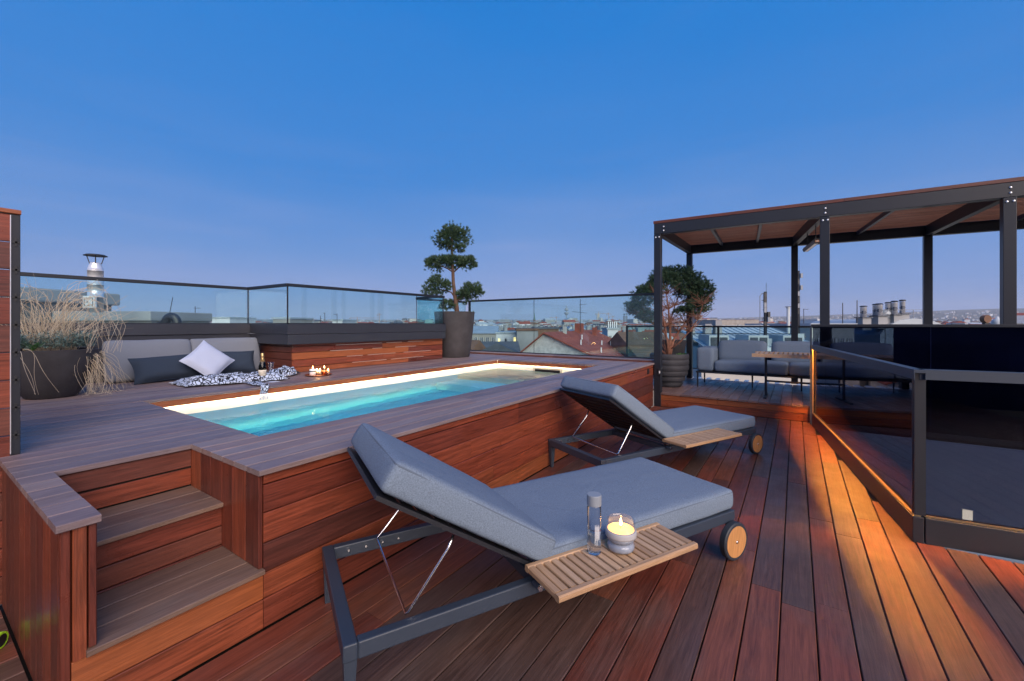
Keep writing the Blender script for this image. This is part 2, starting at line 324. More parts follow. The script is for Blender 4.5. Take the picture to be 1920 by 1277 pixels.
def soft_box(name, parent, mat, sx, sy, sz, r, loc=(0, 0, 0), rot=(0, 0, 0), bulge=.02, cuts=9, sag=0., wr=.004, seed=0):
    bm = bmesh.new(); bmesh.ops.create_cube(bm, size=1)
    bmesh.ops.subdivide_edges(bm, edges=list(bm.edges), cuts=cuts, use_grid_fill=True)
    hx, hy, hz = sx / 2, sy / 2, sz / 2
    for v in bm.verts:
        # pull the grid lines towards the edges so that the rounding has vertices to use
        def rm(t, h):
            a = abs(t) * 2; a = 1 - (1 - a) ** 1.6 if a < 1 else 1
            return math.copysign(a * h, t)
        p = Vector((rm(v.co.x, hx), rm(v.co.y, hy), rm(v.co.z, hz)))
        rr = min(r, hx, hy, hz)
        q = Vector((max(-hx + rr, min(hx - rr, p.x)), max(-hy + rr, min(hy - rr, p.y)), max(-hz + rr, min(hz - rr, p.z))))
        d = p - q
        if d.length > 1e-6: p = q + d.normalized() * rr
        u, w = p.x / hx, p.y / hy
        p.z += math.copysign(bulge * (1 - u * u) * (1 - w * w), p.z)
        k = 1 - min(1, abs(p.z) / hz) ** 2
        p.x += math.copysign(bulge * .35 * k, p.x) * (abs(u) > .9); p.y += math.copysign(bulge * .35 * k, p.y) * (abs(w) > .9)
        nn = noise.noise_vector(Vector((p.x * 5 + seed, p.y * 5, p.z * 5))); p += nn * wr
        v.co = p
    me = bpy.data.meshes.new(name); bm.to_mesh(me); bm.free(); me.materials.append(M[mat])
    me.polygons.foreach_set('use_smooth', [True] * len(me.polygons))
    o = bpy.data.objects.new(name, me); o.location = loc; o.rotation_euler = rot
    return link(o, parent)
def pillow_mesh(name, parent, mat, w, h, t, loc, rot, seed=0, n=14):
    b = MB(); vs = []; fs = []
    for sgn in (1, -1):
        k0 = len(vs)
        for i in range(n + 1):
            for j in range(n + 1):
                u, v = 2 * i / n - 1, 2 * j / n - 1
                pin = 1 - .09 * (1 - v * v) * abs(u) ** 3; piv = 1 - .09 * (1 - u * u) * abs(v) ** 3
                th = t / 2 * ((1 - u ** 4) * (1 - v ** 4)) ** .55
                th += .012 * noise.noise(Vector((u * 2.3 + seed, v * 2.3, sgn))) * (1 - u ** 4) * (1 - v ** 4)
                vs.append((u * w / 2 * pin, v * h / 2 * piv, sgn * max(th, 0.004)))
        for i in range(n):
            for j in range(n):
                a = k0 + i * (n + 1) + j; q = (a, a + n + 1, a + n + 2, a + 1)
                fs.append(q if sgn > 0 else q[::-1])
    b.add(vs, fs); o = b.build(name, mat, parent, True, loc, rot)
    ring = []
    for i in range(n + 1): ring.append((i, 0))
    for j in range(1, n + 1): ring.append((n, j))
    for i in range(n - 1, -1, -1): ring.append((i, n))
    for j in range(n - 1, 0, -1): ring.append((0, j))
    pts = []
    for i, j in ring:
        x, y, _ = vs[i * (n + 1) + j]; pts.append((x, y, 0))
    pts.append(pts[0])
    MB().tube(pts, .0055, 6, False).build('piping', mat, o, True)
    return o
def at(px, py, d):
    lat = (px - 960) / F * d
    return Vector((d * CT + lat * ST, d * ST - lat * CT, EYE + (HZ - py) / F * d))

# ------------------------------------------------------------------ the setting: terrace floor
def beam(name, parent, mat, p, q, w, h, ch=.003):
    """a straight horizontal piece from p to q (centre line of its underside), w wide and h high"""
    p, q = Vector(p), Vector(q); d = q - p
    o = bpy.data.objects.new(name, plank_mesh(d.length, w, h, mat, ch))
    o.location = (p + q) / 2 + Vector((0, 0, h / 2)); o.rotation_euler = (0, -math.asin(d.z / d.length), math.atan2(d.y, d.x))
    return link(o, parent)
SW0 = Vector((3.955, -.698)); SW1 = Vector((7.674, -.229))          # foot of the glazed balustrade beside the stairwell
def splits(x0, x1, lo, hi, q=.1):
    out = [x0]
    while x1 - out[-1] > hi:
        nx = out[-1] + round(rnd.uniform(lo, hi) / q) * q
        if x1 - nx < lo * .5: break
        out.append(nx)
    return out + [x1]
floor = tag(MB().prism([(-3.3, -4.7), (3.96, -4.7), (3.96, -.72), (7.67, -.25), (7.9, -.25), (7.9, 2.25), (.36, 2.25), (.36, 3.6), (-3.3, 3.6)], -.2, -.034).build('terrace_floor', 'gap_black'), kind='structure')
yk = 2.163
rows = [2.163 - .15 * k for k in range(45)] + [2.163 + .15 * (k + 1) for k in range(9)]
for y1 in rows:
    y0 = y1 - .144; yc = (y0 + y1) / 2
    if yc > 2.17: x1 = .335
    elif yc > -.25: x1 = 7.88
    elif yc > -.70: x1 = SW0.x + (yc - SW0.y) / (SW1.y - SW0.y) * (SW1.x - SW0.x) + .02
    else: x1 = 3.97
    xs = splits(-3.2, x1, 1.2, 3.1)
    for a, b_ in zip(xs, xs[1:]):
        plank('deck_board', floor, 'wood_deck', a + .0012, b_ - .0012, y0, y1, -.026, rnd.uniform(-.001, .001))
# raised lounge deck under the pergola
ldeck = tag(MB().box(7.93, 10.44, -4.8, 2.14, -.2, .218).build('lounge_deck', 'gap_black'), kind='structure')
for k in range(46):
    y1 = 2.15 - .15 * k
    plank('deck_board', ldeck, 'wood_lounge_lit', 7.885, 10.45, y1 - .143, y1, .222, .25)
for z0, z1 in ((.002, .116), (.122, .216)):
    ys = [2.06, -.1, -4.8] if z0 < .1 else [2.06, 1.1, -1.6, -4.8]
    for a, b_ in zip(ys, ys[1:]): plank('riser_board', ldeck, 'wood_orange' if z0 > .1 else 'wood_red', 7.902, 7.925, b_ + .002, a - .002, z0, z1, 'y')

# ------------------------------------------------------------------ pool platform
PX0, PX1, PY0, PY1 = 1.32, 6.93, 2.82, 5.02
XE = 7.95
pd = MB()
pd.box(1.04, 7.87, 2.205, 2.765, .60, .757); pd.box(.37, 1.27, 3.02, 7.04, .60, .757); pd.box(1.04, 1.27, 2.765, 3.02, .60, .757)
pd.box(1.27, 6.985, 5.09, 7.04, .60, .757); pd.box(6.985, 7.94, 2.765, 7.04, .60, .757)
pdeck = tag(pd.build('pool_deck', 'gap_black'), kind='structure')
PITCH = .1358
for k in range(37):
    y0 = 2.150 + k * PITCH; y1 = y0 + PITCH - .0068
    if y1 > 7.06: break
    segs = []
    if k < 6:
        segs.append((.330, .450))                                   # cheek of the steps
        lo = 1.006
    else: lo = .330
    if y1 <= PY0 + .012 or y0 >= PY1 - .02:
        xs = splits(lo, XE, 1.6, 3.4); segs += list(zip(xs, xs[1:]))
    else:
        segs += [(lo, PX0), (PX1, XE)]
    yy0 = max(y0, PY1) if y0 >= PY1 - .02 and y0 < PY1 else y0
    for a, b_ in segs: plank('deck_board', pdeck, 'wood_top', a + .0012, b_ - .0012, yy0, y1, .762, .790 + rnd.uniform(-.001, .001))
# front cladding
fw = tag(MB().box(1.04, 7.86, 2.198, 2.26, 0, .757).build('deck_wall', 'gap_black'), kind='structure')
seams = [(0.003, .144), (.149, .272), (.277, .417), (.422, .567), (.572, .705), (.712, .758)]
for i, (z0, z1) in enumerate(seams):
    xs = splits(1.036, 7.86, .9, 2.3)
    for a, b_ in zip(xs, xs[1:]):
        plank('cladding_board', fw, rnd.choice(['wood_red', 'wood_red', 'wood_red', 'wood_red', 'wood_red', 'wood_red_dark', 'wood_orange']) if i < 5 else 'wood_red', a + .001, b_ - .001, 2.172, 2.194, z0, z1)
# raised kerb below the far balustrade
kerb = tag(MB().box(7.972, 8.25, 2.2, 7.04, .55, .806).build('deck_kerb', 'gap_black'), kind='structure')
for a, b_ in ((2.18, 4.3), (4.3, 7.04)):
    plank('kerb_board', kerb, 'wood_red', 7.953, 7.970, a + .001, b_ - .001, .791, .812, 'y')
    plank('kerb_board', kerb, 'wood_top', 7.945, 8.085, a + .001, b_ - .001, .814, .838, 'y'); plank('kerb_board', kerb, 'wood_top', 8.09, 8.24, a + .001, b_ - .001, .814, .838, 'y')

# the pool itself
wx0, wx1, wy0, wy1, zb, zt = PX0 - .04, PX1 + .04, PY0 - .04, PY1 + .04, -.55, .756
ZW = .588
def shell(z0, z1):
    p_ = MB(); p_.box(wx0 - .012, wx0, wy0, wy1, z0, z1); p_.box(wx1, wx1 + .012, wy0, wy1, z0, z1)
    p_.box(wx0 - .012, wx1 + .012, wy0 - .012, wy0, z0, z1); p_.box(wx0 - .012, wx1 + .012, wy1, wy1 + .012, z0, z1); return p_
pl = shell(zb, ZW); pl.box(wx0 - .012, wx1 + .012, wy0 - .012, wy1 + .012, zb - .1, zb)
pool = tag(pl.build('pool', 'pool_blue'), kind='structure')
shell(ZW + .001, zt).build('rim_band', 'pool_liner', pool)
boxpart('pool_step', pool, 'pool_stone', 5.75, wx1 - .002, wy0 + .002, wy1 - .002, zb + .001, .53, .01)
boxpart('pool_step', pool, 'pool_pale', 5.20, 5.748, wy0 + .002, wy1 - .002, zb + .001, .05, .01)
zf0, zf1 = .702, .7595
for a, b_ in ((PX0, 4.1), (4.1, PX1)):
    plank('fascia_board', pool, 'wood_orange', a + .001, b_ - .001, PY1 + .002, PY1 + .020, zf0, zf1)
    plank('fascia_board', pool, 'wood_orange', a + .001, b_ - .001, PY0 - .020, PY0 - .002, zf0, zf1)
plank('fascia_board', pool, 'wood_orange', PX1 + .002, PX1 + .020, PY0, PY1, zf0, zf1, 'y'); plank('fascia_board', pool, 'wood_orange', PX0 - .020, PX0 - .002, PY0, PY1, zf0, zf1, 'y')
for (x0, x1, y0, y1) in ((PX0, PX1, PY1 + .023, PY1 + .036), (PX0, PX1, PY0 - .036, PY0 - .023)): boxpart('light_strip', pool, 'led_warm', x0, x1, y0, y1, .712, .718)
for (x0, x1) in ((PX1 + .023, PX1 + .036), (PX0 - .036, PX0 - .023)): boxpart('light_strip', pool, 'led_warm', x0, x1, PY0, PY1, .712, .718)
boxpart('glow_baffle', pool, 'pool_blue', PX0 + .02, 5.19, 4.80, 4.818, zb + .001, zb + .095)  # added lip, hides the strip behind it and softens the glow
boxpart('underwater_light', pool, 'led_pool_soft', PX0 + .05, 5.15, 4.826, 4.850, zb + .005, zb + .016)
boxpart('underwater_light', pool, 'pool_fill_glow', PX0 + .1, 5.1, PY0 - .036, PY0 - .020, .28, .36)  # added strip out of sight, brightens the whole pool under water
sk = boxpart('skimmer', pool, 'pool_stone', wx1 - .012, wx1 - .001, 3.57, 4.20, .565, .672)
boxpart('slot', sk, 'gap_black', -.008, -.0062, -.27, .27, -.022, .024)
for y in (-.29, .29):
    for z in (-.035, .035): MB().lathe([(.008, 0), (.006, .003)], 8).build('screw', 'steel', sk, loc=(-.0062, y, z), rot=(0, -math.pi / 2, 0))
wg = MB(); nx, ny = 110, 44
vs = [(wx0 + .001 + (wx1 - wx0 - .002) * i / nx, wy0 + .001 + (wy1 - wy0 - .002) * j / ny, 0) for i in range(nx + 1) for j in range(ny + 1)]
vs = [(x, y, .003 * noise.noise(Vector((x * 2.2, y * 3.2, 1))) + .0012 * noise.noise(Vector((x * 9, y * 12, 5)))) for x, y, _ in vs]
wg.add(vs, [(i * (ny + 1) + j, (i + 1) * (ny + 1) + j, (i + 1) * (ny + 1) + j + 1, i * (ny + 1) + j + 1) for i in range(nx) for j in range(ny)])
tag(wg.build('pool_water', 'water', None, True, (0, 0, .598)), kind='structure')

# steps up to the platform
st = thing('wooden_steps', 'three-riser hardwood steps cut into the corner of the pool platform', 'steps', (.44, 2.17, 0))
ox, oy = .44, 2.17
def sp(name, mat, x0, x1, y0, y1, z0, z1, along='x'): return plank(name, st, mat, x0 - ox, x1 - ox, y0 - oy, y1 - oy, z0, z1, along)
b = MB(); b.box(.375 - ox, 1.035 - ox, 2.20 - oy, 2.56 - oy, 0, .268); b.box(.46 - ox, 1.035 - ox, 2.60 - oy, 3.015 - oy, 0, .508); b.box(.46 - ox, 1.035 - ox, 3.0 - oy, 3.016 - oy, .508, .757)
b.build('carcass', 'gap_black', st)
sp('riser', 'wood_orange', .374, 1.034, 2.172, 2.194, .149, .272); sp('riser', 'wood_red', .374, 1.034, 2.172, 2.194, .003, .144)
for i in range(3): sp('tread', 'wood_tread', .41 if i == 0 else .446, 1.030 if i else 1.034, 2.150 + i * .143, 2.150 + i * .143 + .139, .277, .300)
sp('tread', 'wood_red', .446, 1.012, 2.569, 2.59, .300, .308)
sp('riser', 'wood_red_dark', .447, 1.012, 2.573, 2.595, .312, .408); sp('riser', 'wood_red', .447, 1.012, 2.573, 2.595, .414, .512)
for i in range(3): sp('tread', 'wood_tread', .447, 1.012, 2.552 + i * .146, 2.552 + i * .146 + .142, .518, .541)
sp('riser', 'wood_red', .447, 1.012, 2.984, 2.999, .548, .645); sp('riser', 'wood_red_dark', .447, 1.012, 2.984, 2.999, .656, .757)
for i in range(6): sp('side_board', 'wood_red', 1.014, 1.034, 2.175 + i * .1365, 2.175 + i * .1365 + .1345, .304, .758, 'z')
b = MB().box(.366 - ox, .424 - ox, 2.20 - oy, 3.45 - oy, 0, .757); b.build('carcass', 'gap_black', st)
sp('front_board', 'wood_red', .344, .372, 2.172, 2.194, .003, .758, 'z'); sp('front_board', 'wood_red', 0.376, .414, 2.166, 2.190, .276, .758, 'z'); sp('front_board', 'wood_red', .418, .440, 2.166, 2.190, .304, .758, 'z')
for i in range(10): sp('side_board', rnd.choice(['wood_red', 'wood_red_dark', 'wood_red_dark']), .344, .362, 2.198 + i * .131, 2.198 + i * .131 + .129, .003, .757, 'z')
for i in range(6): sp('side_board', 'wood_red', .427, .443, 2.195 + i * .1305, 2.195 + i * .1305 + .1285, .304, .757, 'z')

# slatted privacy wall at the left
pw = thing('privacy_wall', 'tall slatted hardwood privacy wall with a grey metal end post beside the steps', 'wall', (.40, 3.53, 0))
for i in range(14):
    z0 = .004 + i * .1495
    plank('wall_board', pw, 'wood_red' if i % 3 else 'wood_red_dark', -2.6, -.028, -.015, .012, z0, z0 + .1445)
plank('top_board', pw, 'wood_orange', -2.6, .012, -.022, .055, 2.098, 2.122)
boxpart('end_post', pw, 'metal_dark', -.024, .010, -.012, .045, .792, 2.096, .002)
boxpart('edge_strip', pw, 'steel', -.0275, -.0245, -.020, -.013, .80, 2.09)
for i in range(5, 14):
    z = .004 + i * .1495 - .0025; b = MB(); b.box(-.022, .008, -.017, -.0125, z - .005, z + .005); b.box(-.010, -.002, -.017, -.0125, z - .022, z + .022); b.build('clip', 'black_plastic', pw)

# ------------------------------------------------------------------ parapets and glass balustrades
def sheet(name, label, parts):
    t = thing(name, label, 'parapet', (parts[0][0], parts[0][2], .79))
    ox, oy = parts[0][0], parts[0][2]
    for x0, x1, y0, y1, z0, z1 in parts: boxpart('metal_sheet', t, 'parapet_sheet', x0 - ox, x1 - ox, y0 - oy, y1 - oy, z0 - .79, z1 - .79, .003)
    return t
sheet('parapet', 'long dark sheet metal parapet behind the seat cushions', [(-1.6, 3.20, 7.08, 7.32, .70, 1.352), (-1.6, 3.20, 7.06, 7.30, 1.356, 1.50)])
bx = thing('planter_box', 'hardwood box with dark metal band beside the pool under the glass', 'box', (3.29, 6.06, .79))
def bp(name, mat, x0, x1, y0, y1, z0, z1, along): return plank(name, bx, mat, x0 - 3.29, x1 - 3.29, y0 - 6.06, y1 - 6.06, z0 - .79, z1 - .79, along)
boxpart('carcass', bx, 'gap_black', .02, 3.12, .02, 1.0, .002, .41)
zz = [(.793, .868), (.874, .975), (.981, .1083 + .973), (1.087, 1.168), (1.174, 1.206)]
zz[2] = (.981, 1.081)
for i, (z0, z1) in enumerate(zz):
    for a, b_ in (((3.29, 4.9), (4.9, 6.42)) if i % 2 else ((3.29, 5.5), (5.5, 6.42))):
        bp('cladding_board', rnd.choice(['wood_red', 'wood_orange', 'wood_red']), a + .001, b_ - .001, 6.06, 6.078, z0, z1, 'x')
    bp('cladding_board', 'wood_red_dark', 3.288, 3.306, 6.082, 7.05, z0, z1, 'y'); bp('cladding_board', 'wood_red', 6.412, 6.43, 6.082, 7.05, z0, z1, 'y')
for z, segs in ((.871, ((4.3, 5.0), (5.1, 5.9))), (.978, ((4.2, 4.5), (4.6, 5.2), (5.4, 6.1))), (1.084, ((3.9, 4.5), (4.7, 4.9), (5.2, 5.7))), (1.171, ((4.0, 4.9), (5.0, 5.35), (5.5, 5.9)))):
    for a, b_ in segs: boxpart('gap_glint', bx, 'white_paint', a - 3.29, b_ - 3.29, .010, .0195, z - .004 - .79, z + .003 - .79)  # white strips stand in for light glinting in the board gaps
for z0, z1, e in ((1.21, 1.353, 0.0), (1.357, 1.50, .004)):
    boxpart('metal_band', bx, 'parapet_sheet', 3.17 - e - 3.29, 6.40 + e - 3.29, 5.95 - e - 6.06, 7.055 - 6.06, z0 - .79, z1 - .79, .003)
def balustrade(name, label, pts, z0, z1, joints=(), rail=.045, posts=(), gmat='glass_clear', zrail=None, endpost=None):
    p0 = Vector(pts[0]); t = thing(name, label, 'balustrade', (p0.x, p0.y, z0))
    for si, (a, b_) in enumerate(zip(pts, pts[1:])):
        a, b_ = Vector(a), Vector(b_); d = (b_ - a); L = d.length; u = d / L
        js = [0] + sorted(j for (q, j) in joints if q == si) + [L]
        for s0, s1 in zip(js, js[1:]):
            m = (a + u * ((s0 + s1) / 2)) - p0
            bb = MB().box(-(s1 - s0) / 2 + .004, (s1 - s0) / 2 - .004, -.006, .006, .002, z1 - z0 - .02)
            bb.build('glass_pane', gmat, t, loc=(m.x, m.y, 0), rot=(0, 0, math.atan2(u.y, u.x)))
            if s1 < L:
                q = a + u * s1 - p0
                boxpart('joint', t, 'metal_dark', -.004, .004, -.004, .004, 0, z1 - z0 - .02).location = (q.x, q.y, (z1 - z0 - .02) / 2)
        ea, eb = a - u * .018 - p0, b_ + u * .018 - p0
        beam('handrail', t, 'metal_dark', (ea.x, ea.y, z1 - z0 - .03), (eb.x, eb.y, z1 - z0 - .03), .058, .042)
        if si:
            q = a - p0; boxpart('corner_joint', t, 'metal_dark', -.008, .008, -.008, .008, 0, z1 - z0 - .02).location = (q.x, q.y, (z1 - z0 - .02) / 2)
        beam('base_channel', t, 'metal_dark', (ea.x, ea.y, -.004), (eb.x, eb.y, -.004), .036, .022)
    for x, y in posts: boxpart('post', t, 'metal_dark', x - p0.x - .022, x - p0.x + .022, y - p0.y - .022, y - p0.y + .022, -.01, z1 - z0 - .028)
    return t
balustrade('glass_balustrade', 'frameless glass balustrade with dark rail on the long parapet and planter box', [(-1.6, 7.17), (3.19, 7.17), (3.19, 6.0), (6.38, 6.0), (6.38, 6.75)], 1.5, 2.07, joints=[(2, 2.46), (0, 2.3)])
balustrade('glass_balustrade', 'glass balustrade closing the terrace corner behind the cloud pine', [(6.48, 6.85), (8.1, 6.85)], .84, 2.06)
fb = balustrade('glass_balustrade', 'wide glass balustrade on the kerb at the far end of the pool', [(8.165, 6.80), (8.165, 2.16)], .84, 2.085, joints=[(0, 1.9)], posts=[(8.165, 6.78)])
balustrade('glass_balustrade', 'lower glass balustrade along the back of the lounge deck', [(11.0, 3.72), (11.0, -4.8)], .42, 1.455, joints=[(0, 2.2), (0, 4.3), (0, 6.3)], posts=[(11.0, 3.72), (11.0, 1.52), (11.0, -.6)])
# metal grating between lounge deck and the back balustrade
gr = thing('roof_grating', 'pale metal grating strip between the lounge deck and the back glass', 'grating', (10.46, 2.6, .2))
boxpart('tray', gr, 'metal_dark', 0, .78, -7.2, 1.2, -.12, -.08)
for i in range(41): plank('bar', gr, 'white_paint', .01, .76, -7.1 + i * .20, -7.1 + i * .20 + .085, -.03, .0, 'x')

# ------------------------------------------------------------------ stairwell with dark glass
sw = tag(MB().box(7.675, 7.71, -4.8, -.26, -2.8, -.03).build('stairwell_wall', 'stair_wall'), kind='structure')
tag(MB().box(3.9, 7.7, -4.85, -.2, -2.9, -2.8).build('stairwell_floor', 'stair_wall'), kind='structure')
tag(MB().prism([(3.9, -.73), (7.67, -.26), (7.67, -.2), (3.9, -.67)], -2.8, -.21).build('stairwell_wall', 'navy_wall'), kind='structure')  # darker colour put on this side to tone down its skylight
lt = thing('step_light', 'small lit rectangular step light recessed in the stairwell wall', 'light', (7.672, -1.81, -.93))
boxpart('lens', lt, 'step_light', -.004, .0, -.045, .045, -.07, .07); b = MB(); b.box(-.003, .0, -.055, .055, .071, .08); b.box(-.003, 0, -.055, .055, -.08, -.071); b.build('frame', 'steel', lt)
def dark_panels(name, label, p, q, H0, panes, led=False, posts=(0, 1), side=1):
    p, q = Vector(p), Vector(q); d = q - p; L = d.length
    t = thing(name, label, 'balustrade', (p.x, p.y, 0), math.atan2(d.y, d.x))
    boxpart('kick_plate', t, 'metal_dark', 0, L, -.03, .03, 0, .178, .004)
    boxpart('trim', t, 'amber_lit_metal', .001, L - .001, -.013, .026, .180, .189)
    js = [0.002] + list(panes) + [L - .045]
    for a, b_ in zip(js, js[1:]):
        MB().box(a + .003, b_ - .003, -.006, .006, .19, H0 - .023).build('glass_pane', 'glass_dark', t)
    rl = MB(); rl.box(-.03, L + .03, -.032, .032, H0 - .022, H0); rl.box(-.03, L + .03, .027, .0318, H0 - .068, H0 - .0221); rl.box(-.03, L + .03, -.0318, -.027, H0 - .068, H0 - .0221); rl.build('handrail', 'metal_blue', t)
    for k in posts:
        x = .02 if k == 0 else L - .02
        for s_ in ((-.022, .022) if k else (0.012,)): boxpart('post', t, 'amber_lit_metal' if (k and s_ > 0) else 'metal_dark', x - .009, x + .009, s_ - .008, s_ + .008, .19, H0 - .041)
    if led: boxpart('light_strip', t, 'led_amber', .05, L - .05, min(.010 * side, .022 * side), max(.010 * side, .022 * side), H0 - .029, H0 - .0225)
    return t
dark_panels('stair_balustrade', 'dark glass stair balustrade with a glowing strip under its handrail', SW0, SW1, 1.19, [2.95], led=True)
sb2 = dark_panels('stair_balustrade', 'dark glass stair balustrade turning the corner, step light seen through it', SW0 + Vector((.032, -.031)), Vector((4.34, -3.2)), 1.19, [1.3], led=True, posts=(), side=-1)
boxpart('corner_post', sb2, 'metal_dark', -.055, .0045, -.026, .018, .1905, 1.19 - .0235)
ds = thing('wind_screen', 'tall dark glass wind screen at the head of the stairwell under the pergola', 'screen', (7.76, -.19, 0))
for a, b_ in ((0.02, 1.3), (1.3, 2.6), (2.6, 4.5)): MB().box(-.006, .006, -b_ + .003, -a - .003, .06, 1.462).build('glass_pane', 'glass_dark', ds)
boxpart('backing_panel', ds, 'dark_panel', .012, .02, -4.5, -.93, .002, 1.462)
boxpart('handrail', ds, 'metal_dark', -.03, .07, -4.5, .0, 1.464, 1.50, .003)
boxpart('end_fin', ds, 'metal_blue', -.03, .05, -.012, .012, .005, 1.462, .002)
boxpart('kick_plate', ds, 'metal_dark', -.02, .02, -4.5, -.013, .002, .06)

hw = thing('reflection_wall', 'unseen dark navy wall added for the wind screen to mirror', 'wall', (-3.3, 0, 0))  # out of view, added to even out the dark glass reflections
boxpart('wall', hw, 'navy_wall', -.12, .0, -8, 3.4, -.2, 1.62); boxpart('coping', hw, 'metal_dark', -.15, .03, -8, 3.42, 1.621, 1.66)
# ------------------------------------------------------------------ pergola
pg = thing('pergola', 'dark steel pergola with brown slatted roof over the lounge deck', 'pergola', (7.93, 2.1, .0))
O = Vector((7.93, 2.1, 0))
FR = lambda y: Vector((7.93 + (2.1 - y) * .057, y, 0)); BK = lambda y: Vector((10.5 + (2.06 - y) * .085, y, 0))
fy = [2.1, -.37, -2.3, -4.4]; by = [2.06, .02, -2.04, -4.2]
def bolt(p, n):
    o = MB().lathe([(.014, 0), (.014, .004), (.009, .008), (.0001, .009)], 12).build('bolt', 'steel', pg, True)
    o.location = p; o.rotation_euler = Vector(n).to_track_quat('Z', 'Y').to_euler(); return o
fr_n = Vector((-.998, -.057, 0))
for i in range(4):
    for base, z0 in ((FR(fy[i]), .0 if i == 0 else .25), (BK(by[i]), .25)):
        p = base - O; boxpart('post', pg, 'metal_dark', p.x - .06, p.x + .06, p.y - .06, p.y + .06, z0, 3.145, .004)
    p = FR(fy[i]) - O + fr_n * .0615
    for s_ in (-.03, .03): bolt(p + Vector((0, s_, 3.09)), fr_n)
    for s_ in (0, 1): bolt(p + Vector((0, (.0 if i else -.11), 3.20 + s_ * .07)) + fr_n * .003, fr_n)
    a, c_ = FR(fy[i]) - O, BK(by[i]) - O; d = (c_ - a).normalized()
    beam('cross_beam', pg, 'metal_dark', a + d * .066 + Vector((0, 0, 3.147)), c_ - d * .066 + Vector((0, 0, 3.147)), .09, .188, .004)
for i in range(3):
    for A, ys in ((FR, fy), (BK, by)):
        a, c_ = A(ys[i]) - O, A(ys[i + 1]) - O; d = (c_ - a).normalized()
        e0 = .06 if i == 0 else 0.0
        beam('main_beam', pg, 'metal_dark', a - d * e0 + Vector((0, 0, 3.147)), c_ - d * .002 + Vector((0, 0, 3.147)), .12, .19, .004)
    for t in (1 / 3, 2 / 3) if i == 0 else (.5,):
        a = FR(fy[i] + (fy[i + 1] - fy[i]) * t) - O; c_ = BK(by[i] + (by[i + 1] - by[i]) * t) - O; d = (c_ - a).normalized()
        beam('joist', pg, 'metal_blue', a + d * .07 + Vector((0, 0, 3.26)), c_ - d * .07 + Vector((0, 0, 3.26)), .05, .075)
NS = 27
for k in range(NS):
    s_ = k / (NS - 1)
    for y0f, y1f, y0b, y1b in ((2.17, -.6, 2.13, -.2), (-.604, -4.46, -.204, -4.26)):
        a = FR(y0f).lerp(BK(y0b), s_) - O; c_ = FR(y1f).lerp(BK(y1b), s_) - O
        if k == 0: a.x -= .035; c_.x -= .035
        beam('slat', pg, 'wood_pergola' if k else 'wood_red_dark', a + Vector((0, 0, 3.342)), c_ + Vector((0, 0, 3.342)), .046, .050, .002)
# hanging heater
a = FR(-.37).lerp(BK(.02), .20); c_ = FR(-.37).lerp(BK(.02), .56)
ht = thing('patio_heater', 'black tube heater hanging from the pergola cross beam', 'heater', (a.x, a.y, 2.87), math.atan2(c_.y - a.y, c_.x - a.x))
L = (c_ - a).length
o = MB().prism([(-.05, .02), (-.035, -.025), (.035, -.025), (.05, .02), (.03, .05), (-.03, .05)], 0, L, 'x').build('housing', 'black_plastic', ht)
boxpart('element', ht, 'steel', .06, L - .06, -.022, .022, -.029, -.026)
for x in (.1, L - .15):
    MB().tube([(x, 0, .05), (x, 0, .276)], .008, 6).build('hanger', 'black_plastic', ht)
boxpart('end_label', ht, 'copper', -.004, -.001, -.028, .028, -.012, .022)
boxpart('label_print', ht, 'label_cream', -.006, -.0045, -.018, .018, -.002, .014)
# small post lamp and wall socket
pt = thing('socket_plate', 'small square black socket plate on the platform wall beside the pergola post', 'socket', (7.53, 2.170, .665))
boxpart('cover', pt, 'black_plastic', -.045, .045, -.010, .0, -.045, .045, .004); boxpart('lid', pt, 'metal_dark', -.036, .036, -.014, -.0101, -.036, .036, .002)
pt = thing('post_switch', 'small black switch with a white lit spot on the pergola post', 'switch', (7.868, 2.06, .63))
boxpart('body', pt, 'black_plastic', -.022, .0, -.03, .02, -.06, .06, .004); boxpart('lamp', pt, 'white_paint', -.026, -.0221, -.018, .002, -.022, .022)

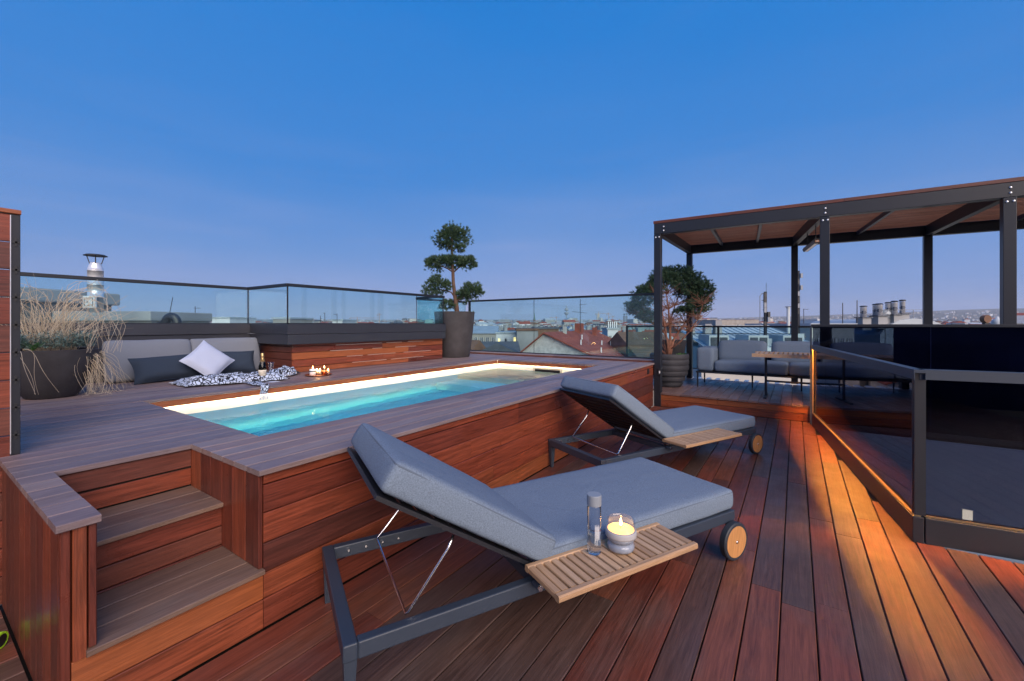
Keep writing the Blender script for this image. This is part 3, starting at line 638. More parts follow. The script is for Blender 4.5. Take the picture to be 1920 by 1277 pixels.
# ------------------------------------------------------------------ sun loungers
LG, LW = 2.39, .82
def rail_frame():
    pass
def make_lounger(label):
    t = thing('sun_lounger', label, 'sun lounger', (0, 0, 0), 0, 'sun loungers')
    z0, z1 = .222, .29
    fm = MB(); fm.box(0, .055, 0, LW, z0, z1); fm.box(.055, LG, 0, .045, z0, z1 - .0005); fm.box(.055, LG, LW - .045, LW, z0, z1 - .0005); fm.box(LG - .05, LG - .0005, .045, LW - .045, z0, z1 - .001)
    fm.box(.86, .90, .045, LW - .045, z0 + .01, z1 - .004); fm.box(1.5, 1.53, .045, LW - .045, z0 + .01, z1 - .004)
    fr = fm.build('frame', 'metal_blue', t)
    m = fr.modifiers.new('bevel', 'BEVEL'); m.width = .006; m.segments = 2; m.limit_method = 'ANGLE'
    for y in (.03, LW - .03):
        MB().add([(.004, y - .026, z0), (.052, y - .026, z0), (.052, y + .026, z0), (.004, y + .026, z0), (.012, y - .015, 0), (.040, y - .015, 0), (.040, y + .015, 0), (.012, y + .015, 0)],
                 [(0, 1, 2, 3), (4, 7, 6, 5), (0, 4, 5, 1), (1, 5, 6, 2), (2, 6, 7, 3), (3, 7, 4, 0)]).build('leg', 'metal_blue', t)
    for x in (.13, .22, .31, .40):
        for y, sgn in ((.046, 1), (LW - .046, -1)):
            MB().tube([(x, y, .262), (x, y + sgn * .014, .262)], .006, 8).build('peg', 'chrome', t)
    # slatted seat and backrest support
    for i in range(7): boxpart('slat', t, 'black_plastic', .96 + i * .2, 1.06 + i * .2, .05, LW - .05, z1 - .014, z1 - .003)
    ang = R(33); ca, sa = math.cos(ang), math.sin(ang)
    br = bpy.data.objects.new('backrest_frame', MB().box(-.46, .44, .03, .065, -.022, -.004).box(-.46, .44, LW - .065, LW - .03, -.022, -.004).box(-.46, -.42, .066, LW - .066, -.022, -.004).mesh('backrest_frame', 'metal_dark'))
    br.location = (.52, 0, .575); br.rotation_euler = (0, ang, 0); link(br, t)
    for i in range(9):
        s_ = plank('slat', br, 'black_plastic', -.405 + i * .09, -.405 + i * .09 + .065, .066, LW - .066, -.020, -.010, 'y')
    # chrome support wire
    MB().tube([(.475, .09, .555), (.452, .09, .505), (.262, .06, .298), (.256, .075, .286), (.268, .40, .284), (.278, LW - .075, .286), (.285, LW - .06, .298), (.452, LW - .09, .505), (.475, LW - .09, .555)], .0065, 8).build('support_wire', 'chrome', t, True)
    # cushions
    bc = soft_box('back_cushion', t, 'cushion_grey', .93, LW - .02, .135, .022, (.565, LW / 2, .642), (0, ang, 0), .018, 12, seed=3, wr=.003)
    sc_ = soft_box('seat_cushion', t, 'cushion_grey', 1.49, LW - .02, .130, .024, (.90 + .745, LW / 2, .357), (0, 0, 0), .016, 14, seed=9, wr=.003)
    def seam(parent, sx, sy, z):
        hx, hy, r = sx / 2 - .0015, sy / 2 - .0015, .022
        pts = []
        for cx, cy2, a0 in ((hx - r, hy - r, 0), (-hx + r, hy - r, 90), (-hx + r, -hy + r, 180), (hx - r, -hy + r, 270)):
            for k in range(5):
                a = R(a0 + k * 22.5); pts.append((cx + r * math.cos(a), cy2 + r * math.sin(a), z))
        pts.append(pts[0]); MB().tube(pts, .0045, 6, False).build('piping', 'piping_grey', parent, True)
    seam(bc, .93, LW - .02, .050); seam(sc_, 1.49, LW - .02, .046)
    # wheels
    for y, sgn in ((-.028, -1), (LW + .028, 1)):
        wh = MB().lathe([(.098, -.022), (.112, -.022), (.118, -.016), (.118, .016), (.112, .022), (.098, .022)], 40).build('wheel', 'tyre', t, False, (2.33, y, .119), (math.pi / 2, 0, 0))
        smooth_by_angle(wh, 30)
        f = MB().lathe([(.0001, .0235), (.097, .0235), (.0985, .021)], 40).build('wheel_face', 'teak_face', wh); f.rotation_euler = (0, 0, R(80))
        if sgn > 0: f.rotation_euler = (math.pi, 0, 0)
        hb = MB().lathe([(.010, .0236), (.010, .027), (.004, .029), (.0001, .027)], 14).build('hub_bolt', 'chrome', wh, True)
        if sgn > 0: hb.rotation_euler = (math.pi, 0, 0)
        boxpart('wheel_bracket', t, 'black_plastic', 2.295, 2.345, min(y - sgn * .023, y - sgn * .033), max(y - sgn * .023, y - sgn * .033), .10, .222)
    # pull-out teak tray
    ty = bpy.data.objects.new('side_tray', None); ty.location = (.80, -.265, .345); link(ty, t)
    TL, TWd = .87, .275
    fmz = (0, .03)
    for nm, a in (('tray_rail', (0, TL, 0, .032)), ('tray_rail', (0, TL, TWd - .032, TWd))): plank(nm, ty, 'teak', a[0], a[1], a[2], a[3], 0, .03, 'x', .006)
    plank('tray_end', ty, 'teak', .0005, .036, .033, TWd - .033, .0005, .0295, 'y', .005); plank('tray_end', ty, 'teak', TL - .036, TL - .0005, .033, TWd - .033, .0005, .0295, 'y', .005)
    ns_ = 18; pit = (TL - .074) / ns_
    for i in range(ns_): plank('tray_slat', ty, 'teak', .040 + i * pit, .040 + (i + 1) * pit - .011, .033, TWd - .033, .010, .0285, 'y', .003)
    for x in (.06, TL - .1):
        MB().tube([(x, TWd - .05, -.001), (x, TWd - .02, -.03), (x, TWd + .02, -.045)], .009, 8).build('tray_arm', 'chrome', ty, True)
    MB().tube([(.035, TWd - .03, -.052), (.035, TWd - .075, -.052)], .016, 12).build('tray_knob', 'metal_blue', ty)
    MB().tube([(.035, TWd - .076, -.052), (.035, TWd - .083, -.052)], .013, 12).build('tray_knob', 'chrome', ty)
    return t
def copy_tree(o, parent=None):
    c_ = o.copy(); COL.objects.link(c_); c_.parent = parent
    for ch in list(o.children): copy_tree(ch, c_)
    return c_
l1 = make_lounger('grey cushioned sun lounger with a candle and water bottle on its teak tray')
l2 = copy_tree(l1); l2['label'] = 'grey cushioned sun lounger with an empty teak tray, near the pergola step'
l1.location = (.953, 1.405, .001); l1.rotation_euler = (0, 0, R(-26.8))
l2.location = (3.54, 1.43, .001); l2.rotation_euler = (0, 0, R(-26.0))

# bottle and candle on the tray
def atz(px, py, z):
    d = F * (EYE - z) / (py - HZ); lat = (px - 960) / F * d
    return Vector((d * CT + lat * ST, d * ST - lat * CT, z))
TZ = .3752
p = atz(1114, 1036, TZ)
wb = thing('water_bottle', 'slim clear water bottle with grey-blue cap standing on the lounger tray', 'bottle', p)
bo = MB().lathe([(.0001, 0), (.030, 0), (.0335, .006), (.034, .02), (.034, .225), (.030, .238), (.028, .242)], 28).build('body', 'glass_solid', wb, True)
wl = MB().lathe([(.0001, .012), (.0300, .012), (.0305, .02), (.0305, .105), (.0001, .105)], 24).build('water', 'glass_ware', wb, True)
plain('cap_grey', (.23, .26, .30), .55, var=.04)
MB().lathe([(.0345, .236), (.0355, .238), (.0355, .284), (.034, .288), (.0001, .288)], 28).build('cap', 'cap_grey', wb)
pr = MB()
for i in range(6):
    a0 = R(-150 + i * 7); r_ = .0343
    pr.add([(r_ * math.cos(a0), r_ * math.sin(a0), .07 + .006 * (i % 3)), (r_ * math.cos(a0 + .06), r_ * math.sin(a0 + .06), .07 + .006 * (i % 3)), (r_ * math.cos(a0 + .06), r_ * math.sin(a0 + .06), .15 - .008 * (i % 2)), (r_ * math.cos(a0), r_ * math.sin(a0), .15 - .008 * (i % 2))], [(0, 1, 2, 3)])
pr.build('print', 'white_paint', wb)
p = atz(1164, 1030, TZ)
cj = thing('candle_jar', 'burning candle in a round glass jar standing on the lounger tray', 'candle', p)
MB().lathe([(.0001, .004), (.058, .004), (.066, .012), (.068, .03), (.060, .044), (.066, .056), (.074, .072), (.075, .100), (.070, .118), (.068, .135), (.070, .150), (.068, .152), (.065, .150), (.063, .135), (.066, .118), (.070, .100), (.069, .075), (.058, .062), (.0001, .060)], 36).build('jar', 'glass_ware', cj, True)
wx = MB().lathe([(.0001, .063), (.056, .065), (.066, .080), (.067, .100), (.0645, .106), (.0001, .105)], 32).build('wax', 'wax_lit', cj, True)
MB().tube([(0, 0, .104), (.001, 0, .122)], .0015, 5).build('wick', 'black_plastic', wx)
MB().lathe([(.0001, .118), (.005, .124), (.0065, .132), (.004, .146), (.0001, .160)], 10).build('flame', 'flame', wx, True)
plain('jar_label', (.40, .39, .40), .6, var=.04); plain('jar_base', (.34, .37, .43), .18, var=.1, coat=.5)
MB().lathe([(.0001, .0045), (.057, .0045), (.065, .0125), (.0670, .030), (.059, .044), (.0001, .0445)], 32).build('foot', 'jar_base', cj, True); MB().lathe([(.0562, .0475), (.0640, .058), (.0735, .0735)], 32).build('neck_ring', 'jar_base', cj, True)
MB().lathe([(.0752, .074), (.0764, .080), (.0764, .098), (.0745, .104)], 36).build('label_band', 'jar_label', cj, True)

# ------------------------------------------------------------------ lounge furniture
sf = thing('outdoor_sofa', 'long grey upholstered outdoor sofa on slim dark legs under the pergola', 'sofa', (9.05, 1.66, .25))
SL = 4.3
for x, y in ((.03, -.03), (.80, -.03), (.50, -.95), (.50, -1.75), (.03, -SL + .03), (.80, -SL + .03), (.80, -1.75)):
    MB().tube([(x, y, 0), (x, y, .30)], [.012, .018], 8).build('leg', 'metal_dark', sf)
boxpart('base_frame', sf, 'metal_dark', 0, .84, -SL, 0, .285, .318, .006)
soft_box('armrest', sf, 'cushion_grey', .86, .31, .46, .055, (.43, -.165, .555), (0, 0, 0), .012, 9, seed=21)
soft_box('armrest', sf, 'cushion_grey', .86, .31, .46, .055, (.43, -SL + .155, .555), (0, 0, 0), .012, 9, seed=22)
for i in range(3): soft_box('seat_cushion', sf, 'cushion_grey', .82, 1.215, .21, .05, (.41, -.335 - .61 - i * 1.22, .430), (0, 0, 0), .018, 10, seed=30 + i)
boxpart('back_rail', sf, 'cushion_navy', .72, .84, -SL + .34, -.34, .33, .62, .02)
for i, (yc, w) in enumerate(((-.76, .86), (-1.70, .86), (-2.62, .86), (-3.5, .82))): soft_box('back_cushion', sf, 'cushion_grey', .20, w, .42, .07, (.64, yc, .70), (0, R(12), 0), .02, 9, seed=40 + i)
tb = thing('slatted_table', 'narrow teak slatted table on dark T-shaped legs in front of the sofa', 'table', (8.42, .45, .25))
for i in range(44): plank('slat', tb, 'teak', -.24, .44, -2.9 + i * .0695, -2.9 + i * .0695 + .044, .735, .757, 'x', .002)
for x0, x1 in ((-.255, -.2405), (.4405, .455)): plank('edge_board', tb, 'teak', x0, x1, -2.91, .165, .700, .7575)
for y in (-.02, -2.6):
    g_ = MB(); g_.tube([(.1, y, .02), (.1, y, .70)], .020, 10); g_.build('leg', 'metal_dark', tb)
    boxpart('foot', tb, 'metal_dark', -.2, .40, y - .022, y + .022, .001, .022, .004); boxpart('top_arm', tb, 'metal_dark', -.2, .40, y - .02, y + .02, .70, .733, .004)
boxpart('stretcher', tb, 'metal_dark', .082, .118, -2.58, -.04, .255, .285, .004)

# ------------------------------------------------------------------ cushions, throw and things beside the pool
tilt = R(74)
for i, (x, w, lab) in enumerate(((1.885, .86, 'wide grey back cushion leaning on the parapet beside the grass planter'), (2.755, .86, 'wide grey back cushion leaning on the parapet behind the pale pillow'))):
    o = soft_box('back_cushion', None, 'cushion_back', w, .50, .16, .05, (x, 6.84, 1.045), (tilt, 0, 0), .028, 10, seed=50 + i, wr=.008)
    tag(o, lab, 'cushion', 'back cushions on the parapet')
o = pillow_mesh('bolster_pillow', None, 'cushion_navy', .68, .33, .20, (1.945, 6.50, .955), (R(62), R(-2), R(4)), 1); tag(o, 'long navy bolster pillow lying beside the grass planter', 'pillow')
o = pillow_mesh('bolster_pillow', None, 'cushion_navy', .56, .34, .20, (2.72, 6.55, .965), (R(66), R(2), R(-6)), 4); tag(o, 'navy bolster pillow half hidden behind the pale pillow', 'pillow')
o = pillow_mesh('square_pillow', None, 'pillow_pale', .44, .44, .15, (2.325, 6.30, 1.03), (R(58), R(0), R(0)), 8)
o.rotation_euler = (Matrix.Rotation(R(3), 3, 'Z') @ Matrix.Rotation(R(56), 3, 'X') @ Matrix.Rotation(R(41), 3, 'Z')).to_euler(); tag(o, 'pale blue-grey square pillow standing on its corner', 'pillow')
# throw
BLpts = [(1.83, 6.33), (3.36, 6.33)]
th = thing('throw_blanket', 'crumpled white throw with black line pattern trailing over the pool edge', 'blanket', (2.6, 5.9, .79))
def blanket_sheet(name, fx, nu, nv, seed, uvs=(1, 1)):
    b = MB(); vs = []; uv = []
    for i in range(nu + 1):
        for j in range(nv + 1):
            u, v = i / nu, j / nv
            vs.append(fx(u, v, seed)); uv.append((u * uvs[0], v * uvs[1]))
    fs = [(i * (nv + 1) + j, (i + 1) * (nv + 1) + j, (i + 1) * (nv + 1) + j + 1, i * (nv + 1) + j + 1) for i in range(nu) for j in range(nv)]
    b.add(vs, fs); o = b.build(name, 'blanket', th, True)
    ul = o.data.uv_layers.new(name='UV')
    for lp in o.data.loops: ul.data[lp.index].uv = uv[lp.vertex_index]
    o.modifiers.new('thickness', 'SOLIDIFY').thickness = .006
    return o
def f_main(u, v, s):
    x = -.74 + 1.0 * u; y = (-.02 - .30 * u) + (.56 - .1 * abs(u - .5)) * (v - .5)
    n1 = noise.noise(Vector((x * 4 + s, y * 9, 0))); n2 = noise.noise(Vector((x * 13, y * 17 + s, 3)))
    e = min(1, 6 * min(u, 1 - u, v, 1 - v) + .12)
    return (x + .03 * n2, y + .05 * n1, .012 + e * (.035 + .045 * abs(n1) + .025 * n2 + .03))
blanket_sheet('cloth', f_main, 70, 44, 2.0, (1.15, .7))
def f_right(u, v, s):
    x = .02 + .66 * u; y = (-.30 + .36 * u) + (.36 - .08 * u) * (v - .5)
    n1 = noise.noise(Vector((x * 5 + s, y * 8, 4))); n2 = noise.noise(Vector((x * 14, y * 14 + s, 1)))
    e = min(1, 5 * min(u, 1 - u, v, 1 - v) + .1)
    return (x + .02 * n2, y + .04 * n1, .010 + e * (.045 + .07 * abs(n1) + .03 * n2 + .035 * u))
blanket_sheet('cloth', f_right, 50, 34, 7.0, (.8, .45))
def f_tail(u, v, s):
    w = .17 - .09 * u; x = -.16 - .05 * u + w * (v - .5)
    L = .46 * u; y0 = -.50
    if y0 - L > -.875: y, z = y0 - L, .022 + .012 * noise.noise(Vector((u * 8, v * 6, s)))
    else:
        e = (.875 + (y0 - L)) * -1; y = -.882 - .012 - .01 * math.sin(v * 9); z = .016 - min(e, .2)
    return (x + .008 * math.sin(u * 9 + v * 7), y, z)
blanket_sheet('cloth', f_tail, 26, 12, 3.0, (.4, .2))
fg = MB()
for i in range(16):
    x = -.25 + i * .0055 + rnd.uniform(-.004, .004); fg.tube([(x, -.893, -.06), (x + rnd.uniform(-.008, .008), -.897, -.10), (x + rnd.uniform(-.012, .012), -.899, -.145)], .0022, 4)
for i in range(14):
    a = R(-120 + i * 6); x0, y0 = -.02 + i * .006, -.56; fg.tube([(x0, y0, .01), (x0 + .04 * math.cos(a), y0 + .04 * math.sin(a), .006), (x0 + .08 * math.cos(a), y0 + .08 * math.sin(a), .004)], .0022, 4)
fg.build('fringe', 'pillow_pale', th)
# champagne and glass
p = atz(498, 717, .79) + Vector((.02, .12, 0)); p.z = .80
cb = thing('champagne_bottle', 'dark green champagne bottle with gold neck foil standing on the throw', 'bottle', p)
MB().lathe([(.0001, .0), (.040, .0), (.044, .006), (.044, .17), (.040, .20), (.026, .24), (.0165, .275), (.0155, .30)], 28).build('body', 'glass_green', cb, True)
MB().lathe([(.0001, .005), (.038, .005), (.040, .02), (.040, .168), (.034, .20), (.0001, .235)], 20).build('wine', 'glass_green', cb, True)
MB().lathe([(.0285, .235), (.0175, .277), (.0165, .300), (.018, .303), (.018, .315), (.0165, .318), (.0175, .335), (.015, .342), (.0001, .343)], 24).build('foil', 'foil_gold', cb, True)
MB().lathe([(.0446, .06), (.0446, .135)], 28).build('label', 'label_cream', cb, True)
MB().lathe([(.0300, .226), (.0250, .248)], 24).build('neck_label', 'label_cream', cb, True)
ln = MB()
for z in (.086, .10, .112): ln.lathe([(.0449, z), (.0449, z + .004)], 28)
ln.build('label_print', 'gap_black', cb)
p2 = p + Vector((.085, -.035, 0))
cg = thing('champagne_glass', 'empty champagne glass leaning close beside the bottle', 'glass', p2)
MB().lathe([(.0001, 0), (.032, .001), (.030, .004), (.005, .010), (.004, .085), (.008, .095), (.024, .14), (.033, .20), (.032, .225), (.031, .225), (.0315, .20), (.022, .142), (.0001, .10)], 24).build('bowl', 'glass_ware', cg, True)
# candle tray
p = atz(597, 704, .79); p.z = .7915
tr = tag(MB().lathe([(.0001, 0), (.15, 0), (.168, .008), (.172, .016), (.168, .016), (.15, .006), (.0001, .005)], 40).build('candle_tray', 'copper', None, True, p), 'round copper tray holding lit candles at the pool edge', 'tray')
vc = (p - Vector((0, 0, p.z))).normalized(); rg = Vector((vc.y, -vc.x, 0))
def small_candle(name, label, off, r, h, mats):
    t = thing(name, label, 'candle', p + rg * off[0] + vc * off[1] + Vector((0, 0, .0062)), 0, 'candles on the copper tray')
    MB().lathe([(.0001, 0), (r, 0), (r, h), (r * .93, h), (r * .93, h * .8), (.0001, h * .8)], 20).build('holder', mats, t, True)
    w = MB().lathe([(.0001, h * .81), (r * .9, h * .81), (r * .9, h * .83), (.0001, h * .84)], 16).build('wax', 'wax_lit', t)
    MB().lathe([(.0001, h + .004), (.005, h + .012), (.006, h + .020), (.003, h + .034), (.0001, h + .046)], 8).build('flame', 'flame', w, True)
    return t
t = small_candle('candle_jar', 'white candle jar with a black band on the copper tray', (-.07, -.02), .042, .085, 'white_paint')
MB().lathe([(.0424, .050), (.0424, .064)], 20).build('label_band', 'black_plastic', t, True)
small_candle('candle_holder', 'copper candle holder on the copper tray', (.075, .0), .034, .085, 'copper')
for i, (ox_, oy_) in enumerate(((-.01, -.06), (.02, .03), (.015, -.09), (.125, -.02), (-.02, .05))): small_candle('tea_light', 'small lit tea light in glass on the copper tray', (ox_, oy_), .021, .045, 'glass_ware')
# toy by the steps
hp = thing('hose_coupling', 'blue and lime green hose coupling on the floor left of the steps', 'hose', (.245, 3.09, .001), R(-40))
for nm, mt, x0, x1, r0, r1 in (('collar', 'lime', .0, .07, .034, .036), ('nut', 'toy_blue', -.06, -.001, .030, .033), ('hose', 'toy_blue', -.45, -.061, .021, .021)):
    o = MB().tube([(x0, 0, .037), (x1, 0, .037)], [r0, r1], 18).build(nm, mt, hp)
MB().tube([(.0702, 0, .037), (.0705, 0, .037)], .027, 18).build('mouth', 'black_plastic', hp)

for k in range(11):   # the lounge deck runs on behind the kerb
    y0 = 2.154 + .15 * k; plank('deck_board', ldeck, 'wood_lounge_lit', 8.27, 10.45, y0, y0 + .143, .222, .25)

# ------------------------------------------------------------------ planters and plants
RG = Vector((ST, -CT, 0)); FW = Vector((CT, ST, 0)); UP = Vector((0, 0, 1))
def pot(name, label, loc, prof, mat, soil_r, soil_z):
    t = thing(name, label, 'plant pot', loc)
    smooth_by_angle(MB().lathe(prof, 48).build('body', mat, t), 40)
    MB().lathe([(.0001, soil_z + .02), (soil_r * .6, soil_z + .01), (soil_r, soil_z)], 30).build('soil', 'soil', t, True)
    return t
pot('plant_pot', 'wide dark bowl-shaped pot with dry grass beside the privacy wall', (.904, 6.041, .791),
    [(.0001, 0), (.172, 0), (.185, .010), (.262, .15), (.300, .235), (.318, .29), (.348, .46), (.33, .465), (.315, .44), (.31, .40)], 'pot_dark', .312, .41)
pot('plant_pot', 'tall tapered dark brown pot holding the cloud-pruned pine', (6.93, 6.18, .791),
    [(.0001, 0), (.31, 0), (.325, .015), (.36, .25), (.40, .55), (.44, .975), (.425, .98), (.41, .95), (.40, .90)], 'pot_dark', .402, .91)
rib = [(.0001, 0), (.22, 0)]
for i in range(6):
    z = .02 + i * .105; r = .235 + .135 * (1 - (1 - min(1, z / .42)) ** 2); rib += [(r - .006, z), (r + .006, z + .03), (r + .007, z + .075), (r - .002, z + .10)]
rib += [(.365, .655), (.345, .66), (.335, .60)]
pot('plant_pot', 'round ribbed grey pot with the broad pine behind the pergola post', (8.87, 2.13, .251), rib, 'pot_ribbed', .337, .60)
pot('plant_pot', 'tall tapered dark pot half hidden behind the ribbed pot', tuple(at(1262, 708, 9.75).xy) + (.251,),
    [(.0001, 0), (.15, 0), (.16, .01), (.22, .35), (.29, .88), (.28, .885), (.265, .85)], 'pot_dark', .267, .84)

def needles(b, c, rx, ry, rz, n, length, seed, up=.35, w=.0062, k=10):
    rr = random.Random(seed)
    def ball():
        while True:
            d = Vector((rr.gauss(0, 1), rr.gauss(0, 1), rr.gauss(0, 1)))
            if d.length > .1: return d.normalized()
    subs = []
    for _ in range(max(7, n // 20)):
        d = ball()
        if d.z < -.4 and rr.random() < .6: d.z = -d.z
        subs.append((d, d * (.45 + .62 * rr.random() ** .6)))
    for _ in range(n):
        if rr.random() < .45:
            d0 = ball(); q = d0 * (rr.random() ** .4) * (1 + .25 * noise.noise(d0 * 2.6 + Vector((seed * 3.1, 0, 0))))
            if d0.z < -.5 and rr.random() < .6: continue
        else: d0, q = subs[rr.randrange(len(subs))]
        pp = q + ball() * (.33 * rr.random() ** .4)
        if pp.length > 1.28: pp *= 1.28 / pp.length
        d = (d0 * .5 + pp).normalized(); p = Vector((c[0] + pp.x * rx, c[1] + pp.y * ry, c[2] + pp.z * rz))
        ax = (d + Vector((0, 0, up)) + Vector((rr.gauss(0, .35), rr.gauss(0, .35), rr.gauss(0, .35)))).normalized()
        o1 = ax.orthogonal().normalized(); o2 = ax.cross(o1)
        for q in range(k):
            a = 2 * math.pi * (q + rr.random()) / k; sp_ = rr.uniform(.25, .85)
            dv = (ax + (o1 * math.cos(a) + o2 * math.sin(a)) * sp_).normalized() * length * rr.uniform(.7, 1.15)
            wv = dv.cross(Vector((rr.gauss(0, 1), rr.gauss(0, 1), rr.gauss(0, 1)))).normalized() * w
            kk = len(b.v); b.v += [tuple(p - wv), tuple(p + wv), tuple(p + dv)]; b.f.append((kk, kk + 1, kk + 2)); b.m.append(0)
DN = 9.2; sN = DN / F
np_ = thing('pine_tree', 'cloud-pruned pine with five dark needle pads in the tall brown pot', 'tree', (6.93, 6.18, 1.70))
ON = Vector((6.93, 6.18, 1.70))
def tpts(l, D, O_, dep=None): return [at(x, y, D) + FW * (dep[i] if dep else 0) - O_ for i, (x, y) in enumerate(l)]
MB().tube(tpts([(857, 590), (856, 575), (853, 556), (850, 530), (849, 505), (848, 480), (847, 458), (848, 442)], DN, ON), [.055, .05, .042, .037, .034, .028, .024, .015], 10).build('trunk', 'bark', np_, True)
for l, r in (([(850, 511), (840, 504), (828, 499), (814, 497)], .018), ([(850, 511), (860, 502), (874, 497)], .018), ([(853, 558), (846, 548), (836, 545), (822, 543)], .020), ([(855, 566), (866, 558), (880, 553)], .020),
             ([(856, 583), (848, 577), (840, 575)], .012), ([(848, 470), (840, 462), (834, 456)], .01), ([(848, 472), (857, 464), (864, 458)], .01)):
    MB().tube(tpts(l, DN, ON), [r * (1 - .6 * i / (len(l) - 1)) for i in range(len(l))], 7).build('branch', 'bark', np_, True)
for i, (x, y, rx, ry, n) in enumerate([(849, 446, 28, 22, 620), (836, 463, 11, 7, 70), (862, 465, 11, 6, 60), (812, 495, 16, 13, 280), (834, 490, 13, 9, 150), (851, 490, 17, 11, 260), (876, 494, 15, 12, 260), (820, 538, 22, 16, 380), (884, 547, 19, 14, 300), (869, 556, 14, 10, 160), (840, 573, 13, 8, 120)]):
    b = MB(); cc = at(x, y, DN) - ON + FW * rnd.uniform(-.08, .08); needles(b, cc, rx * sN * 1.12, rx * sN * 1.0, ry * sN * 1.02, int(n * 1.8), .066, 100 + i); b.build('foliage_pad', 'needles', np_)
DP = 8.75; sP = DP / F; OP = Vector((8.87, 2.13, .87))
bp_ = thing('pine_tree', 'broad-crowned pine with reddish bare branches behind the pergola post', 'tree', OP)
stems = [([(1254, 668), (1256, 645), (1246, 622), (1226, 606), (1206, 596), (1194, 588)], .030, [0, 0, .05, .1, .1, .1]), ([(1253, 666), (1257, 640), (1254, 610), (1250, 580), (1246, 552)], .034, [0, 0, -.05, -.1, -.1]),
         ([(1256, 668), (1262, 640), (1276, 622), (1290, 606), (1302, 588), (1312, 570)], .032, [0, .0, .1, .15, .15, .1]), ([(1254, 664), (1260, 632), (1266, 600), (1276, 572), (1286, 548)], .026, [0, .1, .25, .3, .3]),
         ([(1252, 668), (1248, 640), (1240, 612), (1232, 585), (1226, 560)], .024, [0, -.1, -.2, -.3, -.3]), ([(1257, 655), (1272, 640), (1284, 622), (1296, 600), (1304, 572)], .020, [0, -.1, -.2, -.3, -.35])]
for l, r, dep in stems:
    MB().tube(tpts(l, DP, OP, dep), [r * (1 - .72 * i / (len(l) - 1)) for i in range(len(l))], 8).build('branch', 'bark_red', bp_, True)
tw = MB()
for i in range(560):
    l, r, dep = stems[i % 6]; k = rnd.randint(2, len(l) - 1); p0 = at(*l[k], DP) + FW * dep[k] - OP
    d = Vector((0, 0, rnd.uniform(.1, .5))) + RG * rnd.gauss(0, .35) + FW * rnd.gauss(0, .35); d = d.normalized() * rnd.uniform(.15, .42)
    m1 = p0 + d * .5 + Vector((rnd.gauss(0, .03), rnd.gauss(0, .03), rnd.gauss(0, .03)))
    tw.tube([p0, m1, p0 + d], [.006, .004, .002], 4, False)
for i in range(26):
    p0 = at(1251 + rnd.uniform(-5, 6), 664, DP) - OP; d = RG * rnd.gauss(0, .14) + FW * rnd.gauss(0, .12)
    tw.tube([p0, p0 + d * .5 + UP * rnd.uniform(.1, .25), p0 + d + UP * rnd.uniform(.2, .5)], [.006, .004, .002], 4, False)
tag(tw.build('twigs', 'bark_red', bp_), kind='stuff')
for i, (x, y, rx, ry, dep, n) in enumerate([(1198, 579, 19, 15, .1, 330), (1212, 594, 16, 9, .0, 150), (1216, 552, 22, 17, .05, 380), (1244, 528, 22, 18, 0, 420), (1268, 516, 22, 15, .1, 380), (1290, 528, 22, 19, .0, 420), (1318, 546, 18, 20, .05, 400), (1322, 566, 14, 14, .1, 220), (1302, 578, 18, 13, -.05, 280), (1284, 585, 14, 7, .1, 120), (1300, 548, 18, 14, .35, 220), (1232, 540, 16, 12, .3, 160)]):
    b = MB(); cc = at(x, y, DP) + FW * dep - OP; needles(b, cc, rx * sP * 1.12, rx * sP * 1.12, ry * sP * 1.12, int(n * 2.1), .060, 200 + i, w=.0052); b.build('foliage_pad', 'needles_deep', bp_)
# small succulents in the ribbed pot
sl = MB()
def rosette(b, c, n, L, seed, wid=.018):
    rr = random.Random(seed)
    for i in range(n):
        a = 2 * math.pi * i / n + rr.random() * .5; e = rr.uniform(.5, 1.2); d = Vector((math.cos(a), math.sin(a), e)).normalized() * L * rr.uniform(.7, 1.1); w = Vector((-math.sin(a), math.cos(a), 0)) * wid
        c = Vector(c); b.add([c, c + d * .5 + w, c + d, c + d * .5 - w], [(0, 1, 2, 3)])
for i in range(5): rosette(sl, (.10 + .08 * i - .2, -.24 + .05 * (i % 2), .0), 9, .10, i)
tag(sl.build('succulent_plant', 'leaf_green', None, False, (8.80, 2.12, .86)), 'small green succulents in front of the pine stems in the ribbed pot', 'plant')
sl = MB()
for i in range(6): rosette(sl, (rnd.uniform(-.25, .25), rnd.uniform(-.25, .25), 0), 7, .09, 20 + i, .016)
rosette(sl, (.30, -.25, 0), 5, .14, 33, .022)
tag(sl.build('pot_plant', 'leaf_green', None, False, (6.93, 6.18, 1.70)), 'low green leaves at the foot of the cloud-pruned pine', 'plant')
# dry grass
GC = Vector((.904, 6.041, 1.205)); gt = thing('dry_grass', 'unruly tuft of dry straw-coloured grass arching over its dark pot', 'grass plant', GC)
gb = MB()
def strand(p0, d, L, droop, curl, r, seg=9, wav=.025):
    pts = []; rs = []
    sx = RG * rnd.gauss(0, curl) + FW * rnd.gauss(0, curl); ph = rnd.uniform(0, 6)
    for i in range(seg + 1):
        t = i / seg
        p = p0 + d * (L * t) - UP * (droop * t * t) + sx * (t ** 2) + RG * (wav * math.sin(ph + t * 6) * t) + FW * (wav * math.cos(ph + t * 5) * t)
        if (p + GC).z < .80: p.z = .80 - GC.z + rnd.uniform(0, .02)
        pts.append(p); rs.append(r * (1 - .65 * t))
    gb.tube(pts, rs, 3, False)
for i in range(180):
    a = rnd.uniform(0, 2 * math.pi); q = rnd.random() ** .5 * .17; p0 = Vector((math.cos(a) * q, math.sin(a) * q, 0))
    lean = rnd.uniform(.1, .6); dr = (Vector((math.cos(a), math.sin(a), 0)) * .6 + RG * rnd.gauss(.15, .55)) * lean + UP
    L = rnd.uniform(.35, .82); strand(p0, dr.normalized(), L, rnd.uniform(.0, .42) * L, .16, rnd.choice((.0016, .0022, .003, .0042)))
